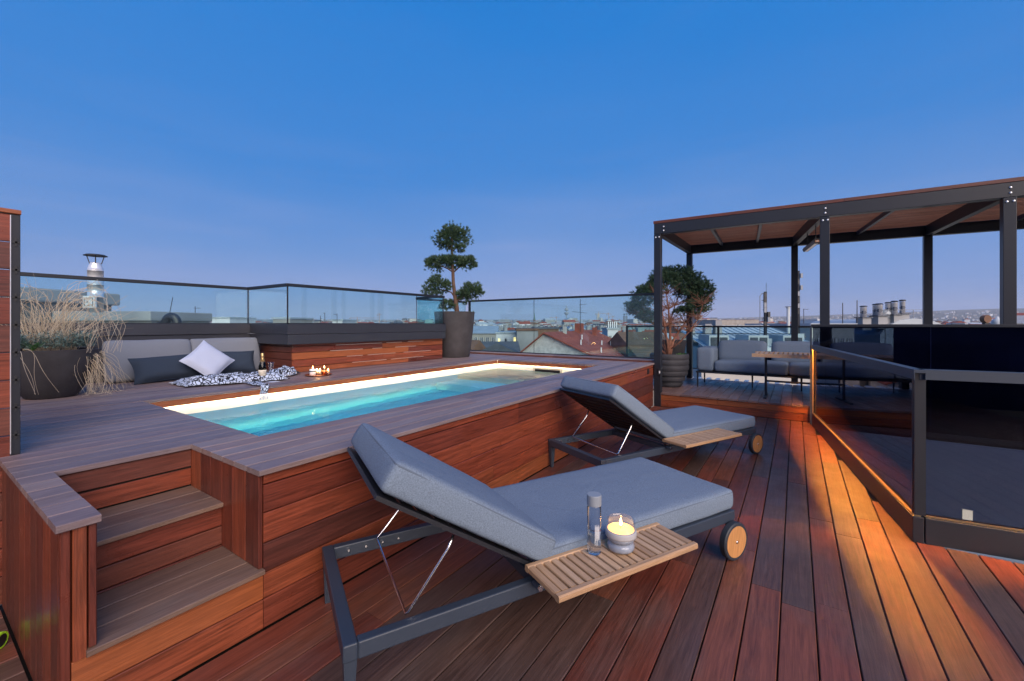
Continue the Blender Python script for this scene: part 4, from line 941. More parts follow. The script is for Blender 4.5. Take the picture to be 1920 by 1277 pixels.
for i in range(34):        # long loops that curl back
    p0 = RG * rnd.uniform(-.1, .15) + FW * rnd.uniform(-.1, .1); sd = rnd.choice((-1, 1, 1, 1)); L = rnd.uniform(.5, .85); w_ = rnd.uniform(.12, .3) * sd; pts = []
    for k in range(15):
        t = k / 14; ang = t * rnd.uniform(3.4, 3.6) if k == 0 else t * 3.6
        pts.append(p0 + RG * (w_ * (1 - math.cos(ang))) + UP * (L * math.sin(ang * .86) * (1 - .25 * t)) + FW * (.06 * math.sin(k + i)))
    gb.tube(pts, [.0026 * (1 - .5 * k / 14) for k in range(15)], 3, False)
for i in range(75):       # the part that falls over the rim to the floor
    p0 = RG * rnd.uniform(.16, .28) + FW * rnd.uniform(-.02, .22); dr = (RG * rnd.uniform(.35, .7) + FW * rnd.gauss(.12, .12) + UP * rnd.uniform(.3, .9)).normalized()
    strand(p0, dr, rnd.uniform(.18, .32), rnd.uniform(.45, .8), .06, rnd.uniform(.0018, .0034), 14, .055)
for i in range(4):
    p0 = -FW * .30 + RG * rnd.uniform(-.05, .1) + UP * .06; strand(p0, (RG * .6 - FW * .25 + UP * .15).normalized(), .5, .48, .05, .0034, 12)
tag(gb.build('blades', 'dry_straw', gt, True), kind='stuff')
lv = MB()
rr = random.Random(4)
for i in range(640):
    a = rr.uniform(0, 2 * math.pi); q = .16 + .15 * rr.random() ** .5; p0 = Vector((math.cos(a) * q, math.sin(a) * q, 0)); h = rr.uniform(.10, .19); top = p0 + Vector((rr.gauss(0, .02), rr.gauss(0, .02), h))
    for k in range(7):
        pc = p0.lerp(top, .25 + .12 * k); aa = rr.uniform(0, 6.28); d = Vector((math.cos(aa), math.sin(aa), .7)) * .026; w = Vector((-math.sin(aa), math.cos(aa), 0)) * .0048
        lv.add([pc - w, pc + w, pc + d], [(0, 1, 2)])
tag(lv.build('lavender_plant', 'lavender', None, False, GC + Vector((0, 0, .045))), 'low grey-green lavender around the dry grass in the bowl pot', 'plant')
lf = MB(); rosette(lf, (0, 0, 0), 4, .15, 5, .03)
tag(lf.build('leafy_plant', 'leaf_green', None, False, GC - FW * .24 + RG * .09 + UP * .05), 'single broad green leaves rising from the lavender', 'plant')

# ------------------------------------------------------------------ the city around
plain('wall_cream', (.42, .41, .39), .9, var=.15, scale=.4); plain('wall_white', (.60, .62, .64), .9, var=.08, scale=.4); plain('wall_grey', (.26, .27, .28), .9, var=.25, scale=.35); plain('wall_beige', (.29, .27, .245), .9, var=.2, scale=.4)
plain('roof_red', (.25, .060, .038), .85, var=.25, scale=1.2, bump=.3); plain('roof_brown', (.16, .085, .055), .85, var=.25, scale=.8, bump=.3); plain('roof_slate', (.075, .085, .105), .7, var=.25, scale=.8, bump=.2); plain('roof_pale', (.48, .53, .56), .5, .0, var=.10, scale=.5); plain('roof_zinc', (.33, .38, .42), .45, 0., var=.12, scale=.6)
plain('pane_dark', (.05, .06, .08), .15, var=.2); plain('terrain', (.055, .062, .050), .95, var=.35, scale=.004); plain('brick_white', (.50, .48, .46), .9, var=.22, scale=2.2, bump=.8, bscale=9)
plain('tower_grey', (.26, .28, .31), .8, var=.1, scale=.05); plain('crane_paint', (.45, .22, .08), .6, var=.1); plain('copper_green', (.12, .22, .20), .7, var=.2)
GZ = -22.0
def ground_z(x, y):
    r = math.hypot(x, y); az = math.degrees(math.atan2(x * ST - y * CT, x * CT + y * ST))       # right of the view axis
    rise = 24 * (1 - math.exp(-r / 2600)) + max(0, r - 3500) / 4500 * 26
    t = max(0, min(1, (r - 4000) / 5000)); t = t * t * (3 - 2 * t)
    hill = 60 + 110 * math.exp(-((az - 50) / 16) ** 2) + 35 * noise.noise(Vector((x / 2500, y / 2500, 2))) + 14 * noise.noise(Vector((x / 700, y / 700, 5)))
    return GZ + rise + hill * t
tm = MB(); NA, NR = 120, 34
for i in range(NR):
    r = 14 * (11000 / 14) ** (i / (NR - 1))
    for j in range(NA):
        a = 2 * math.pi * j / NA; x, y = r * math.cos(a), r * math.sin(a); tm.v.append((x, y, ground_z(x, y) - .3))
for i in range(NR - 1):
    for j in range(NA):
        tm.f.append((i * NA + j, (i + 1) * NA + j, (i + 1) * NA + (j + 1) % NA, i * NA + (j + 1) % NA)); tm.m.append(0)
tm.f.append(tuple(range(NA))); tm.m.append(0)
tag(tm.build('ground', 'terrain', None, True), kind='structure')
tag(MB().box(-3.2, 11.2, -4.75, 7.2, GZ, -3.0).build('building_block', 'concrete'), kind='structure')

def city_thing(name, label, cat, px, d, yaw=0., group=None, z=None):
    p = at(px, HZ, d); return thing(name, label, cat, (p.x, p.y, GZ if z is None else z), math.atan2(RG.y, RG.x) + R(yaw), group)
def zpx(py, d): return EYE + (HZ - py) / F * d
def gable(b, w, dp, h0, rh, ov=.4):
    b.add([(-w / 2 - ov, -dp / 2 - ov, h0 - .1), (w / 2 + ov, -dp / 2 - ov, h0 - .1), (w / 2 + ov, dp / 2 + ov, h0 - .1), (-w / 2 - ov, dp / 2 + ov, h0 - .1), (-w / 2 - ov, 0, h0 + rh), (w / 2 + ov, 0, h0 + rh)],
          [(0, 1, 5, 4), (2, 3, 4, 5), (0, 4, 3), (1, 2, 5), (3, 2, 1, 0)])
def windows(t, w, dp, z0, z1, nx, nz, lit=0., wfrac=.45, off=.02):
    ww = w / nx * wfrac; hh = (z1 - z0) / nz * .58
    for i in range(nx):
        for k in range(nz):
            x = -w / 2 + (i + .5) * w / nx; z = z0 + (k + .5) * (z1 - z0) / nz
            o = boxpart('window', t, 'window_lit' if rnd.random() < lit else 'pane_dark', x - ww / 2, x + ww / 2, -dp / 2 - off - .05, -dp / 2 - off, z - hh / 2, z + hh / 2)
            f_ = MB(); f_.box(-ww / 2 - .07, -ww / 2, -.06, .02, -hh / 2 - .07, hh / 2 + .07); f_.box(ww / 2, ww / 2 + .07, -.06, .02, -hh / 2 - .07, hh / 2 + .07); f_.box(-.03, .03, -.05, .0, -hh / 2, hh / 2); f_.box(-ww / 2, ww / 2, -.07, .02, -hh / 2 - .07, -hh / 2)
            f_.build('frame', 'white_paint', o)
def antenna(label, px, py0, py1, d, arms, r=None, parent=None):
    z0, z1 = zpx(py0, d), zpx(py1, d); t = city_thing('roof_antenna', label, 'antenna', px, d, 0, 'roof antennas', z0)
    r = r or d / F * .55; H_ = z1 - z0
    MB().tube([(0, 0, 0), (0, 0, H_)], r, 6).build('mast', 'metal_dark', t)
    for fr_, a0, a1, tilt_ in arms:
        MB().tube([(a0 * d / F, 0, H_ * fr_), (a1 * d / F, 0, H_ * fr_ + tilt_ * d / F)], r * .7, 5).build('arm', 'metal_dark', t)
        n = max(2, int(abs(a1 - a0) / 5))
        for k in range(n):
            x = (a0 + (a1 - a0) * (k + .5) / n) * d / F; MB().tube([(x, -.25, H_ * fr_ + tilt_ * d / F * (k + .5) / n), (x, .25, H_ * fr_ + tilt_ * d / F * (k + .5) / n)], r * .45, 4).build('element', 'metal_dark', t)
    return t

# red-roofed house with a pale gable
A0 = at(1021, 623, 45); B0 = at(1110, 618, 66); u = Vector((B0.x - A0.x, B0.y - A0.y, 0)); LB = u.length; u.normalize(); v = Vector((u.y, -u.x, 0))
rh = thing('red_roof_house', 'house with a red sheet roof and a weathered white gable wall', 'house', (A0.x, A0.y, GZ), math.atan2(u.y, u.x))
ra = A0.z - GZ; WR, DR, WL, DL = 8.0, 3.5, 3.6, 2.9          # local y is left; right side is -y
b = MB(); b.prism([(-WR, 0), (WL, 0), (WL, ra - DL - .1), (0, ra - .12), (-WR, ra - DR - .1)], 0.02, LB, 'x'); b.build('wall', 'brick_white', rh)
def roof_plane(y, z): return [(-.35, 0, ra), (LB + .4, 0, ra), (LB + .4, y, z), (-.35, y, z)]
for y, z in ((-WR - .5, ra - DR - .22), (WL + .4, ra - DL - .3)):
    q = roof_plane(y, z); MB().add(q + [(a_, b_, c_ - .14) for a_, b_, c_ in q], [(0, 1, 2, 3), (7, 6, 5, 4), (0, 4, 5, 1), (1, 5, 6, 2), (2, 6, 7, 3), (3, 7, 4, 0)]).build('roof', 'roof_red', rh)
for x, y, w, h, mt in ((12.5, -.6, 1.3, 1.25, 'roof_red'), (17.5, -1.6, .8, 1.1, 'roof_red'), (6.0, -.5, .5, .8, 'wall_cream')):
    z = ra + y * (-1 if y > 0 else 1) * -.4375 * -1; z = ra - abs(y) * .44
    boxpart('chimney', rh, mt, x - w / 2, x + w / 2, y - w * .35, y + w * .35, z - .5, z + h)
for x, y in ((3.0, -3.2), (7.5, -2.2), (10.5, -4.0), (14, -4.5), (4.2, -5.2)):
    z = ra - abs(y) * .4375; MB().tube([(x, y, z - .1), (x, y, z + .55)], .07, 8).build('vent_pipe', 'white_paint', rh)
for i in range(5): MB().tube([(.4 + i * 4.2, -WR + .2, ra - DR + .10), (3.6 + i * 4.2, -WR + .2, ra - DR + .10)], .04, 5).build('snow_guard', 'metal_dark', rh)

def block(name, label, cat, px0, px1, pyt, d, dp, wall, roof, yaw=0., roofh=0., win=(0, 0), lit=0., zlo=None, cornice=True):
    w = (px1 - px0) / F * d; zt_ = zpx(pyt, d); t = city_thing(name, label, cat, (px0 + px1) / 2, d + dp / 2, yaw); h = zt_ - GZ - roofh
    w *= (d + dp / 2) / d
    MB().box(-w / 2, w / 2, -dp / 2, dp / 2, 0, h).build('wall', wall, t)
    if roofh: b_ = MB(); gable(b_, w, dp, h, roofh, .3); b_.build('roof', roof, t)
    else:
        b_ = MB(); b_.box(-w / 2 - .15, w / 2 + .15, -dp / 2 - .15, dp / 2 + .15, h + .002, h + .28); b_.build('roof', roof, t)
    if win[0]: windows(t, w, dp, h - win[1] * 3.3, h - .3, win[0], win[1], lit)
    return t
block('blank_wall_house', 'tall house with a stained blank grey firewall left of the red roof', 'house', 968, 1004, 620, 62, 14, 'wall_grey', 'roof_brown')
block('brick_house', 'brown flat-topped house peeping over the red roof ridge', 'house', 1000, 1042, 617, 74, 10, 'roof_brown', 'roof_slate')
t = block('white_house', 'white modern penthouse with warm lit windows', 'house', 932, 969, 625.5, 75, 9, 'wall_white', 'roof_zinc')
w = 37 / F * 75
for x0, x1, z0, z1, mt in ((w * .36, w * .50, -1.9, -.7, 'window_lit'), (-w * .43, -w * .33, -2.3, -.9, 'window_lit'), (-w * .1, w * .02, -2.1, -.8, 'pane_dark')):
    h = zpx(625.5, 75) - GZ; boxpart('window', t, mt, x0, x1, -4.58, -4.52, h + z0, h + z1)
b = MB(); h = zpx(640, 75) - GZ
for i in range(9): b.box(-1.2 + i * .38, -1.17 + i * .38, -5.6, -5.57, h - .4, h + .5)
b.box(-1.3, 2.0, -5.62, -5.56, h + .5, h + .55); b.build('railing', 'white_paint', t)
block('beige_hall', 'beige plastered hall with a shallow zinc roof beyond the pot', 'building', 872, 933, 611, 92, 16, 'wall_beige', 'roof_zinc', 0, 1.6, (6, 1))
block('slate_house', 'house with a dark slate roof below the white penthouse', 'house', 894, 968, 643, 52, 9, 'wall_white', 'roof_slate', 8, 2.6)
block('brown_house', 'house with a brown tiled roof just behind the tall pot', 'house', 868, 898, 640, 46, 8, 'wall_cream', 'roof_brown', -30, 3.0)
block('gabled_dormer_house', 'small house with a pale gable below the grey firewall', 'house', 926, 944, 645, 44, 7, 'wall_white', 'roof_slate', 80, 1.7)
t = block('stair_tower', 'white glazed stair tower with slatted top behind the red roof', 'tower', 1134, 1153, 618, 66, 4, 'wall_white', 'roof_zinc', 0, 0, (2, 2))
h = zpx(618, 66) - GZ
for i in range(5): boxpart('slat', t, 'white_paint', -.72 + i * .32, -.58 + i * .32, -1.9, -1.75, h + .3, h + 1.25)
block('white_house', 'white house with a zinc roof right of the stair tower', 'house', 1150, 1185, 630, 70, 8, 'wall_white', 'roof_zinc', 0, 1.2)
block('brown_house', 'long brown-roofed house seen through the lower glass', 'house', 1160, 1236, 624, 48, 12, 'wall_beige', 'roof_brown', 6, 2.6)
# pale metal-roofed building behind the sofa
dz = 27.0; t = city_thing('metal_roof_house', 'building with a broad pale blue standing-seam metal roof behind the sofa', 'building', 1388, dz, -4)
zr = zpx(611.5, dz + 3) - GZ; ze = zpx(652, dz - 3) - GZ; w = 6.6
MB().box(-w / 2, w / 2, -2.4, 6, 0, ze - .05).build('wall', 'wall_cream', t)
MB().add([(-w / 2, -3, ze), (w / 2, -3, ze), (w / 2, 3, zr), (-w / 2, 3, zr), (w / 2, 8, zr - .6), (-w / 2, 8, zr - .6), (-w / 2, -3, ze - .2), (w / 2, -3, ze - .2)], [(0, 1, 2, 3), (3, 2, 4, 5), (6, 7, 1, 0)]).build('roof', 'roof_pale', t)
for i in range(17):
    x = -w / 2 + .1 + i * .4; k = (zr - ze) / 6
    MB().add([(x - .012, -3, ze), (x + .012, -3, ze), (x + .012, 3, zr), (x - .012, 3, zr), (x - .012, -3, ze + .05), (x + .012, -3, ze + .05), (x + .012, 3, zr + .05), (x - .012, 3, zr + .05)], [(4, 5, 6, 7), (0, 4, 7, 3), (1, 2, 6, 5), (0, 1, 5, 4)]).build('seam', 'roof_pale', t)
for i, x in enumerate((-2.5, -.3, 1.6)):
    zz_ = ze + .28; d_ = boxpart('dormer', t, 'roof_zinc', x - .55, x + .55, -2.9, -1.2, zz_ - .3, zz_ + .42)
    for s_ in (-.26, .26): boxpart('window', d_, 'pane_dark', s_ - .2, s_ + .2, -.90, -.86, -.24, .24)
for x, h in ((-1.25, .75), (-2.95, .4), (-1.9, .5)):
    c_ = boxpart('chimney', t, 'wall_grey', x - .2, x + .2, 0.2, .7, zr - .9, zr + h - .35)
boxpart('ridge_cap', t, 'roof_zinc', -w / 2, w / 2, 2.9, 3.1, zr - .02, zr + .06)
MB().tube([(-w / 2, 0, (zr + ze) / 2 + .12), (w / 2, 0, (zr + ze) / 2 + .12)], .03, 6).build('snow_guard', 'metal_dark', t)
block('corner_house', 'cream house with small windows between lounge posts and metal roof', 'house', 1452, 1530, 613, 34, 8, 'wall_cream', 'roof_zinc', 5, 0, (5, 3))
block('ridge_hall', 'long pale hall with a flat roof on the skyline behind the sofa', 'building', 1322, 1402, 600, 420, 40, 'wall_beige', 'roof_brown')
# telecom masts
def telecom(label, px, py0, py1, d, seed):
    rr = random.Random(seed); t = city_thing('telecom_mast', label, 'mast', px, d, 0, 'telecom masts', zpx(py0, d)); H_ = zpx(py1, d) - zpx(py0, d)
    MB().tube([(0, 0, 0), (0, 0, H_)], [.10, .085], 8).build('mast', 'metal_dark', t); MB().tube([(.05, 0, H_), (.05, 0, H_ * 1.16)], .012, 5).build('rod', 'metal_dark', t)
    for i in range(7):
        z = H_ * (.42 + .085 * i); s_ = rr.choice((-1, 1)); boxpart('panel_antenna', t, rr.choice(('metal_dark', 'tower_grey')), s_ * .11 - .07, s_ * .11 + .07, -.20, -.10, z - .16, z + .16)
        MB().tube([(0, 0, z), (s_ * rr.uniform(.12, .26), -.06, z)], .018, 5).build('bracket', 'metal_dark', t)
    MB().tube([(-.32, 0, 0), (-.32, 0, H_ * .92), (-.2, 0, H_ * .97), (0, 0, H_ * .95)], .022, 6).build('cable_pipe', 'tower_grey', t)
    boxpart('equipment_box', t, 'roof_zinc', -.2, .25, -.25, .05, .05, .55)
    return t
telecom('telecom mast with panel antennas rising above the second sofa cushion', 1435, 652, 547, 25, 1)
telecom('telecom mast mostly hidden behind the inner pergola post', 1497, 640, 508, 30, 2)
t = city_thing('vent_stack', 'thin pale vent stack left of the inner pergola post', 'pipe', 1478, 32, 0, None, zpx(640, 32)); MB().lathe([(.11, 0), (.11, 2.5), (.14, 2.52), (.14, 2.6)], 12).build('pipe', 'roof_pale', t); boxpart('cap', t, 'metal_dark', -.16, .16, -.16, .16, 2.6, 2.64)
# roof with steel flues at the right
DF = 36.0
t = city_thing('flue_roof_house', 'grey domed zinc roof with a railed walkway behind the wind screen', 'building', 1632, DF + 5, 0)
zr = zpx(597, DF) - GZ; w = 150 / F * DF
prof = [(-w / 2, zr - 1.4), (-w * .42, zr - .7), (-w * .25, zr - .15), (-w * .08, zr), (w * .12, zr - .12), (w * .3, zr - .55), (w / 2, zr - 1.0), (w / 2, 0), (-w / 2, 0)]
b = MB().prism(prof, -5, 5, 'y'); b.build('roof', 'roof_zinc', t)
for i, x in enumerate((-3.0, -2.0, -1.0, 0.0, 1.0)):
    boxpart('roof_seam', t, 'roof_slate', x - .02, x + .02, -5.03, -5.001, zr - 2.2, zr - .6)
b = MB()
for x in (-3.2, -2.2, -1.2, -.2, .8): b.box(x, x + .04, -4.6, -4.56, zr - .5, zr + .75)
b.box(-3.2, .84, -4.6, -4.57, zr + .72, zr + .76); b.box(-3.2, .84, -4.6, -4.57, zr + .38, zr + .41); b.build('railing', 'tower_grey', t)
MB().tube([(-3.4, -4.6, zr - .9), (-2.9, -4.6, zr + .2), (-2.3, -4.6, zr + .75)], .03, 5).build('stair_rail', 'tower_grey', t)
MB().lathe([(.45, 0), (.45, .5), (.35, .72), (.0001, .8)], 16).build('roof_hatch', 'roof_zinc', t, True, (-2.35, -4.2, zr + .0))
for i, (px, py0, py1, wpx) in enumerate(((1619, 595, 573, 10), (1641, 592, 569.5, 8), (1648, 592, 568.5, 11), (1665, 590, 566, 8.5), (1677, 590, 563.5, 9.5), (1692, 588, 561.5, 8.5))):
    d = DF + (i % 2) * .3; r = wpx / 2 / F * d; z0 = zpx(py0, d); h = zpx(py1, d) - z0
    f = city_thing('chimney_flue', 'shiny insulated steel flue with a cap on the domed zinc roof', 'chimney', px, d + .4, 0, 'steel flues on the zinc roof', z0 - .9)
    boxpart('plinth', f, 'wall_grey', -r * 1.6, r * 1.6, -r * 1.6, r * 1.6, -.2, .86); boxpart('plinth_cap', f, 'roof_slate', -r * 2, r * 2, -r * 2, r * 2, .861, .93)
    MB().lathe([(r, .93), (r, .9 + h * .86), (r * 1.06, .9 + h * .87)], 18).build('pipe', 'steel', f, True); MB().lathe([(r * 1.2, .9 + h * .90), (r * 1.2, .9 + h * .94), (r * .9, .9 + h), (.0001, .9 + h * 1.01)], 18).build('cap', 'metal_dark', f)
    b = MB(); b.lathe([(r * 1.04, .9 + h * .40), (r * 1.04, .9 + h * .44)], 18); b.build('band', 'metal_dark', f); boxpart('hatch', f, 'roof_slate', -r * 1.1, -r * .1, -r * 1.25, -r * .6, .9 + h * .3, .9 + h * .55)
for px, y1 in ((1580, 568), (1607, 563)):
    t2 = city_thing('lightning_rod', 'thin lightning rod standing on the domed zinc roof', 'rod', px, DF, 0, 'lightning rods on the zinc roof', zpx(607, DF)); MB().tube([(0, 0, 0), (0, 0, zpx(y1, DF) - zpx(607, DF))], .035, 6).build('rod', 'metal_dark', t2)
# rooftop at the left with its flue
D1 = 14.0
t = city_thing('roof_bulkhead', 'grey rendered roof bulkhead with a thick slab top behind the dry grass', 'building', 60, D1 + 2, 0, None, -3)
w = 150 / F * D1
MB().box(-w, w * .42, -1.8, 2, 0, 5.3).build('wall', 'concrete', t)
o = boxpart('slab', t, 'wall_grey', -w, w * .50, -2.1, 2.2, 5.302, 5.80, .06)
t = city_thing('low_roof', 'long low pale roof ledge behind the parapet', 'building', 262, D1 + 3, 0, None, -3)
MB().box(-1.75, 1.75, -1.5, 1.5, 0, 4.62).build('wall', 'concrete', t); boxpart('coping', t, 'wall_grey', -1.8, 1.8, -1.6, 1.6, 4.622, 4.98, .03)
fl = city_thing('chimney_flue', 'tall shiny steel flue with a black conical cap behind the dry grass', 'chimney', 179, D1, 0, None, zpx(580, D1))
h = zpx(493, D1) - zpx(580, D1)
MB().lathe([(.20, -.1), (.20, .25 * h), (.208, .25 * h), (.208, .27 * h), (.20, .27 * h), (.20, .52 * h), (.208, .52 * h), (.208, .54 * h), (.20, .54 * h), (.20, .82 * h), (.208, .82 * h), (.208, .84 * h), (.20, .84 * h), (.19, .90 * h), (.14, .98 * h), (.14, h)], 26).build('pipe', 'steel', fl, True)
MB().lathe([(.30, h + .225), (.30, h + .24), (.24, h + .275), (.0001, h + .285)], 22).build('cap', 'black_plastic', fl)
for a in (0, 90, 180, 270): MB().tube([(.14 * math.cos(R(a + 45)), .14 * math.sin(R(a + 45)), h - .03), (.21 * math.cos(R(a + 45)), .21 * math.sin(R(a + 45)), h + .23)], .014, 5).build('strut', 'black_plastic', fl)
d_ = boxpart('hatch', fl, 'wall_white', -.16, .25, -.27, -.20, .03, .43, .01)
b = MB(); b.box(-.14, .14, -.042, -.037, .12, .135); b.box(-.14, .14, -.042, -.037, -.135, -.12); b.box(-.14, -.125, -.042, -.037, -.12, .12); b.box(.125, .14, -.042, -.037, -.12, .12); b.box(-.06, -.03, -.045, -.037, -.02, .02); b.build('seal', 'metal_dark', d_)
ev = city_thing('vent_elbow', 'dark metal vent pipe bent over like an elbow beside the roof ledge', 'pipe', 322, D1 + 1, 0, None, zpx(622, D1 + 1))
pts = [(.16, 0, 0), (.16, 0, .25)] + [(.16 - .17 + .17 * math.cos(R(a)), 0, .25 + .22 * math.sin(R(a))) for a in range(15, 166, 15)] + [(-.26, 0, .24)]
MB().tube([(x * 1.2, y, z * 1.15) for x, y, z in pts], .14, 14).build('pipe', 'metal_dark', ev, True)
MB().tube([(-.315, 0, .272), (-.33, 0, .245)], .165, 14).build('mouth', 'black_plastic', ev)
b = city_thing('lightning_rod', 'kinked lightning rod above the vent elbow', 'rod', 324, D1 + 1, 0, None, zpx(605, D1 + 1)); MB().tube([(.2, 0, 0), (-.12, 0, .28), (0, 0, .9)], .012, 5).build('rod', 'metal_dark', b)
# antennas
antenna('bare television antenna standing over the red roof', 1088, 622, 561, 52, [(.62, -15, 12, -3), (.82, -3, 12, 2)])
for lab, px, y0, y1, d, arms in (('stubby antenna mast behind the parapet glass', 366, 612, 574, 40, [(.9, -2, 10, 0), (.5, -4, 4, 0)]), ('thin antenna with one short arm behind the box glass', 601, 612, 592, 60, [(.7, -1, 3, 0)]), ('thin bent street-lamp like antenna behind the box glass', 609, 612, 587, 60, [(1., -3, 1, 0)]),
                            ('antenna with a curved top arm behind the box glass', 632, 612, 588, 60, [(.98, -7, 0, -2), (.5, -8, 6, 0)]), ('low wide antenna right of the crane', 744, 612, 600, 60, [(.95, -4, 7, 0)]), ('slim antenna with a single arm beside the pergola post', 1507, 610, 579, 40, [(.97, 0, 8, 0)])):
    antenna(lab, px, y0, y1, d, arms)
# landmarks far away
t = city_thing('tv_tower', 'distant slim concrete tower with two round platforms', 'tower', 1062, 3200, 0, None, zpx(612, 3200)); k = 3200 / F
MB().lathe([(2.6 * k / 2, 0), (2.0 * k / 2, 14 * k), (1.6 * k / 2, 22 * k), (1.2 * k / 2, 38 * k), (.2, 40 * k)], 16).build('shaft', 'tower_grey', t, True)
MB().lathe([(1.5 * k, 21 * k), (4.2 * k, 24 * k), (4.2 * k, 26 * k), (1.5 * k, 27 * k)], 20).build('platform', 'tower_grey', t); MB().lathe([(1.2 * k, 28.5 * k), (3.6 * k, 30 * k), (3.6 * k, 31.5 * k), (2.4 * k, 34 * k), (1.0 * k, 35 * k)], 20).build('platform', 'tower_grey', t)
t = city_thing('church', 'distant church with a pointed dark spire', 'church', 1002, 1300, 0, None, zpx(622, 1300)); k = 1300 / F
boxpart('tower', t, 'roof_brown', -1.9 * k, 1.9 * k, -3, 3, 0, 22 * k); MB().lathe([(2.3 * k, 22 * k), (1.2 * k, 28 * k), (.05, 36 * k)], 8).build('spire', 'copper_green', t); boxpart('nave', t, 'roof_brown', 2 * k, 8 * k, -4, 4, 0, 13 * k)
for s_ in (-1.6, 1.6): MB().lathe([(.5 * k, 22 * k), (.05, 26 * k)], 6).build('turret', 'copper_green', t, loc=(s_ * k, -3, 0))
t = city_thing('bunker_tower', 'distant square concrete tower block with a crown of slabs', 'tower', 946, 1500, 0, None, zpx(614, 1500)); k = 1500 / F
boxpart('shaft', t, 'tower_grey', -9 * k, 9 * k, -12, 12, 0, 13 * k); boxpart('crown', t, 'tower_grey', -10 * k, 10 * k, -13, 13, 13.02 * k, 15 * k)
for x in (-5, 0, 5): boxpart('buttress', t, 'tower_grey', x * k - 1, x * k + 1, -13.2, -12.02, 0, 12 * k)
for x in (-4, 1.5, 4): MB().tube([(x * k, 0, 15 * k), (x * k, 0, 19 * k)], .5, 5).build('rod', 'tower_grey', t)
def crane(label, px, y0, y1, d, jib, cj, seed):
    k = d / F; t = city_thing('tower_crane', label, 'crane', px, d, 0, 'tower cranes on the skyline', zpx(y0, d)); H_ = (y0 - y1) * k; r = .42 * k
    MB().tube([(0, 0, 0), (0, 0, H_)], r, 4).build('mast', 'crane_paint', t); MB().tube([(-cj * k, 0, H_ * .86), (jib * k, 0, H_ * .88)], r * .7, 4).build('jib', 'crane_paint', t)
    MB().tube([(-cj * k, 0, H_ * .87), (0, 0, H_), (jib * .6 * k, 0, H_ * .88)], r * .25, 3).build('tie', 'crane_paint', t); boxpart('counterweight', t, 'tower_grey', -cj * k, -cj * k + 1.6 * k, -r, r, H_ * .86 - 1.6 * k, H_ * .86)
crane('tower crane whose long jib spans the skyline behind the box glass', 670, 612, 594, 700, 40, 15, 1); crane('short tower crane near the end of the box glass', 711, 612, 587, 600, 5, 4, 2)
crane('tower crane beside a building core right of the red roof', 1122, 610, 585, 1800, 20, 6, 3); crane('tall slim tower crane right of the building core', 1141, 610, 586, 1700, 6, 4, 4); crane('small tower crane with a lamp beyond the stair tower', 1149, 608, 592, 2100, 4, 7, 5); crane('faint tower crane left of the television tower', 1043, 612, 593, 1400, 5, 12, 6)
t = block('core_tower', 'far concrete core of a tower under construction between cranes', 'tower', 1119, 1124, 589, 2000, 12, 'wall_cream', 'wall_cream')
for px in (1170, 1174.5): block('far_tower', 'pair of slim blue-grey office towers on the skyline', 'tower', px - 1.5, px + 1.5, 592, 4200, 14, 'roof_slate', 'roof_slate')['group'] = 'twin towers on the skyline'
block('hospital_block', 'wide distant slab building with sunlit panels behind the television tower', 'building', 1063, 1082, 596.5, 2600, 30, 'wall_beige', 'wall_cream')
block('white_house', 'bright white cubic building at the foot of the pergola post', 'house', 1512, 1532, 600, 160, 12, 'wall_white', 'wall_white')
block('penthouse', 'grey penthouse with railings over the parapet behind the glass corner', 'house', 536, 566, 598, 70, 8, 'wall_beige', 'roof_zinc', 0, 0, (3, 1)); block('penthouse', 'white stepped penthouse on the skyline behind the long glass', 'house', 424, 456, 597, 80, 8, 'wall_white', 'roof_zinc', 0, 0, (4, 1)); block('penthouse', 'small white roof hut behind the middle of the box glass', 'house', 637, 655, 602, 70, 6, 'wall_white', 'roof_zinc')
t = city_thing('roof_dome', 'small pale blue roof dome at the far right skyline', 'dome', 1870, 60, 0, None, zpx(616, 60)); MB().lathe([(.62, 0), (.62, .95), (.52, 1.25), (.22, 1.45), (.12, 1.7), (.0001, 1.72)], 16).build('shell', 'roof_pale', t, True)
t = city_thing('roof_fan', 'round rusty roof fan left of the pale dome', 'fan', 1848, 60, 0, None, zpx(608, 60)); MB().tube([(0, -.3, .75), (0, .3, .75)], .55, 16).build('drum', 'roof_brown', t); boxpart('stand', t, 'metal_dark', -.3, .3, -.2, .2, -.3, .22)

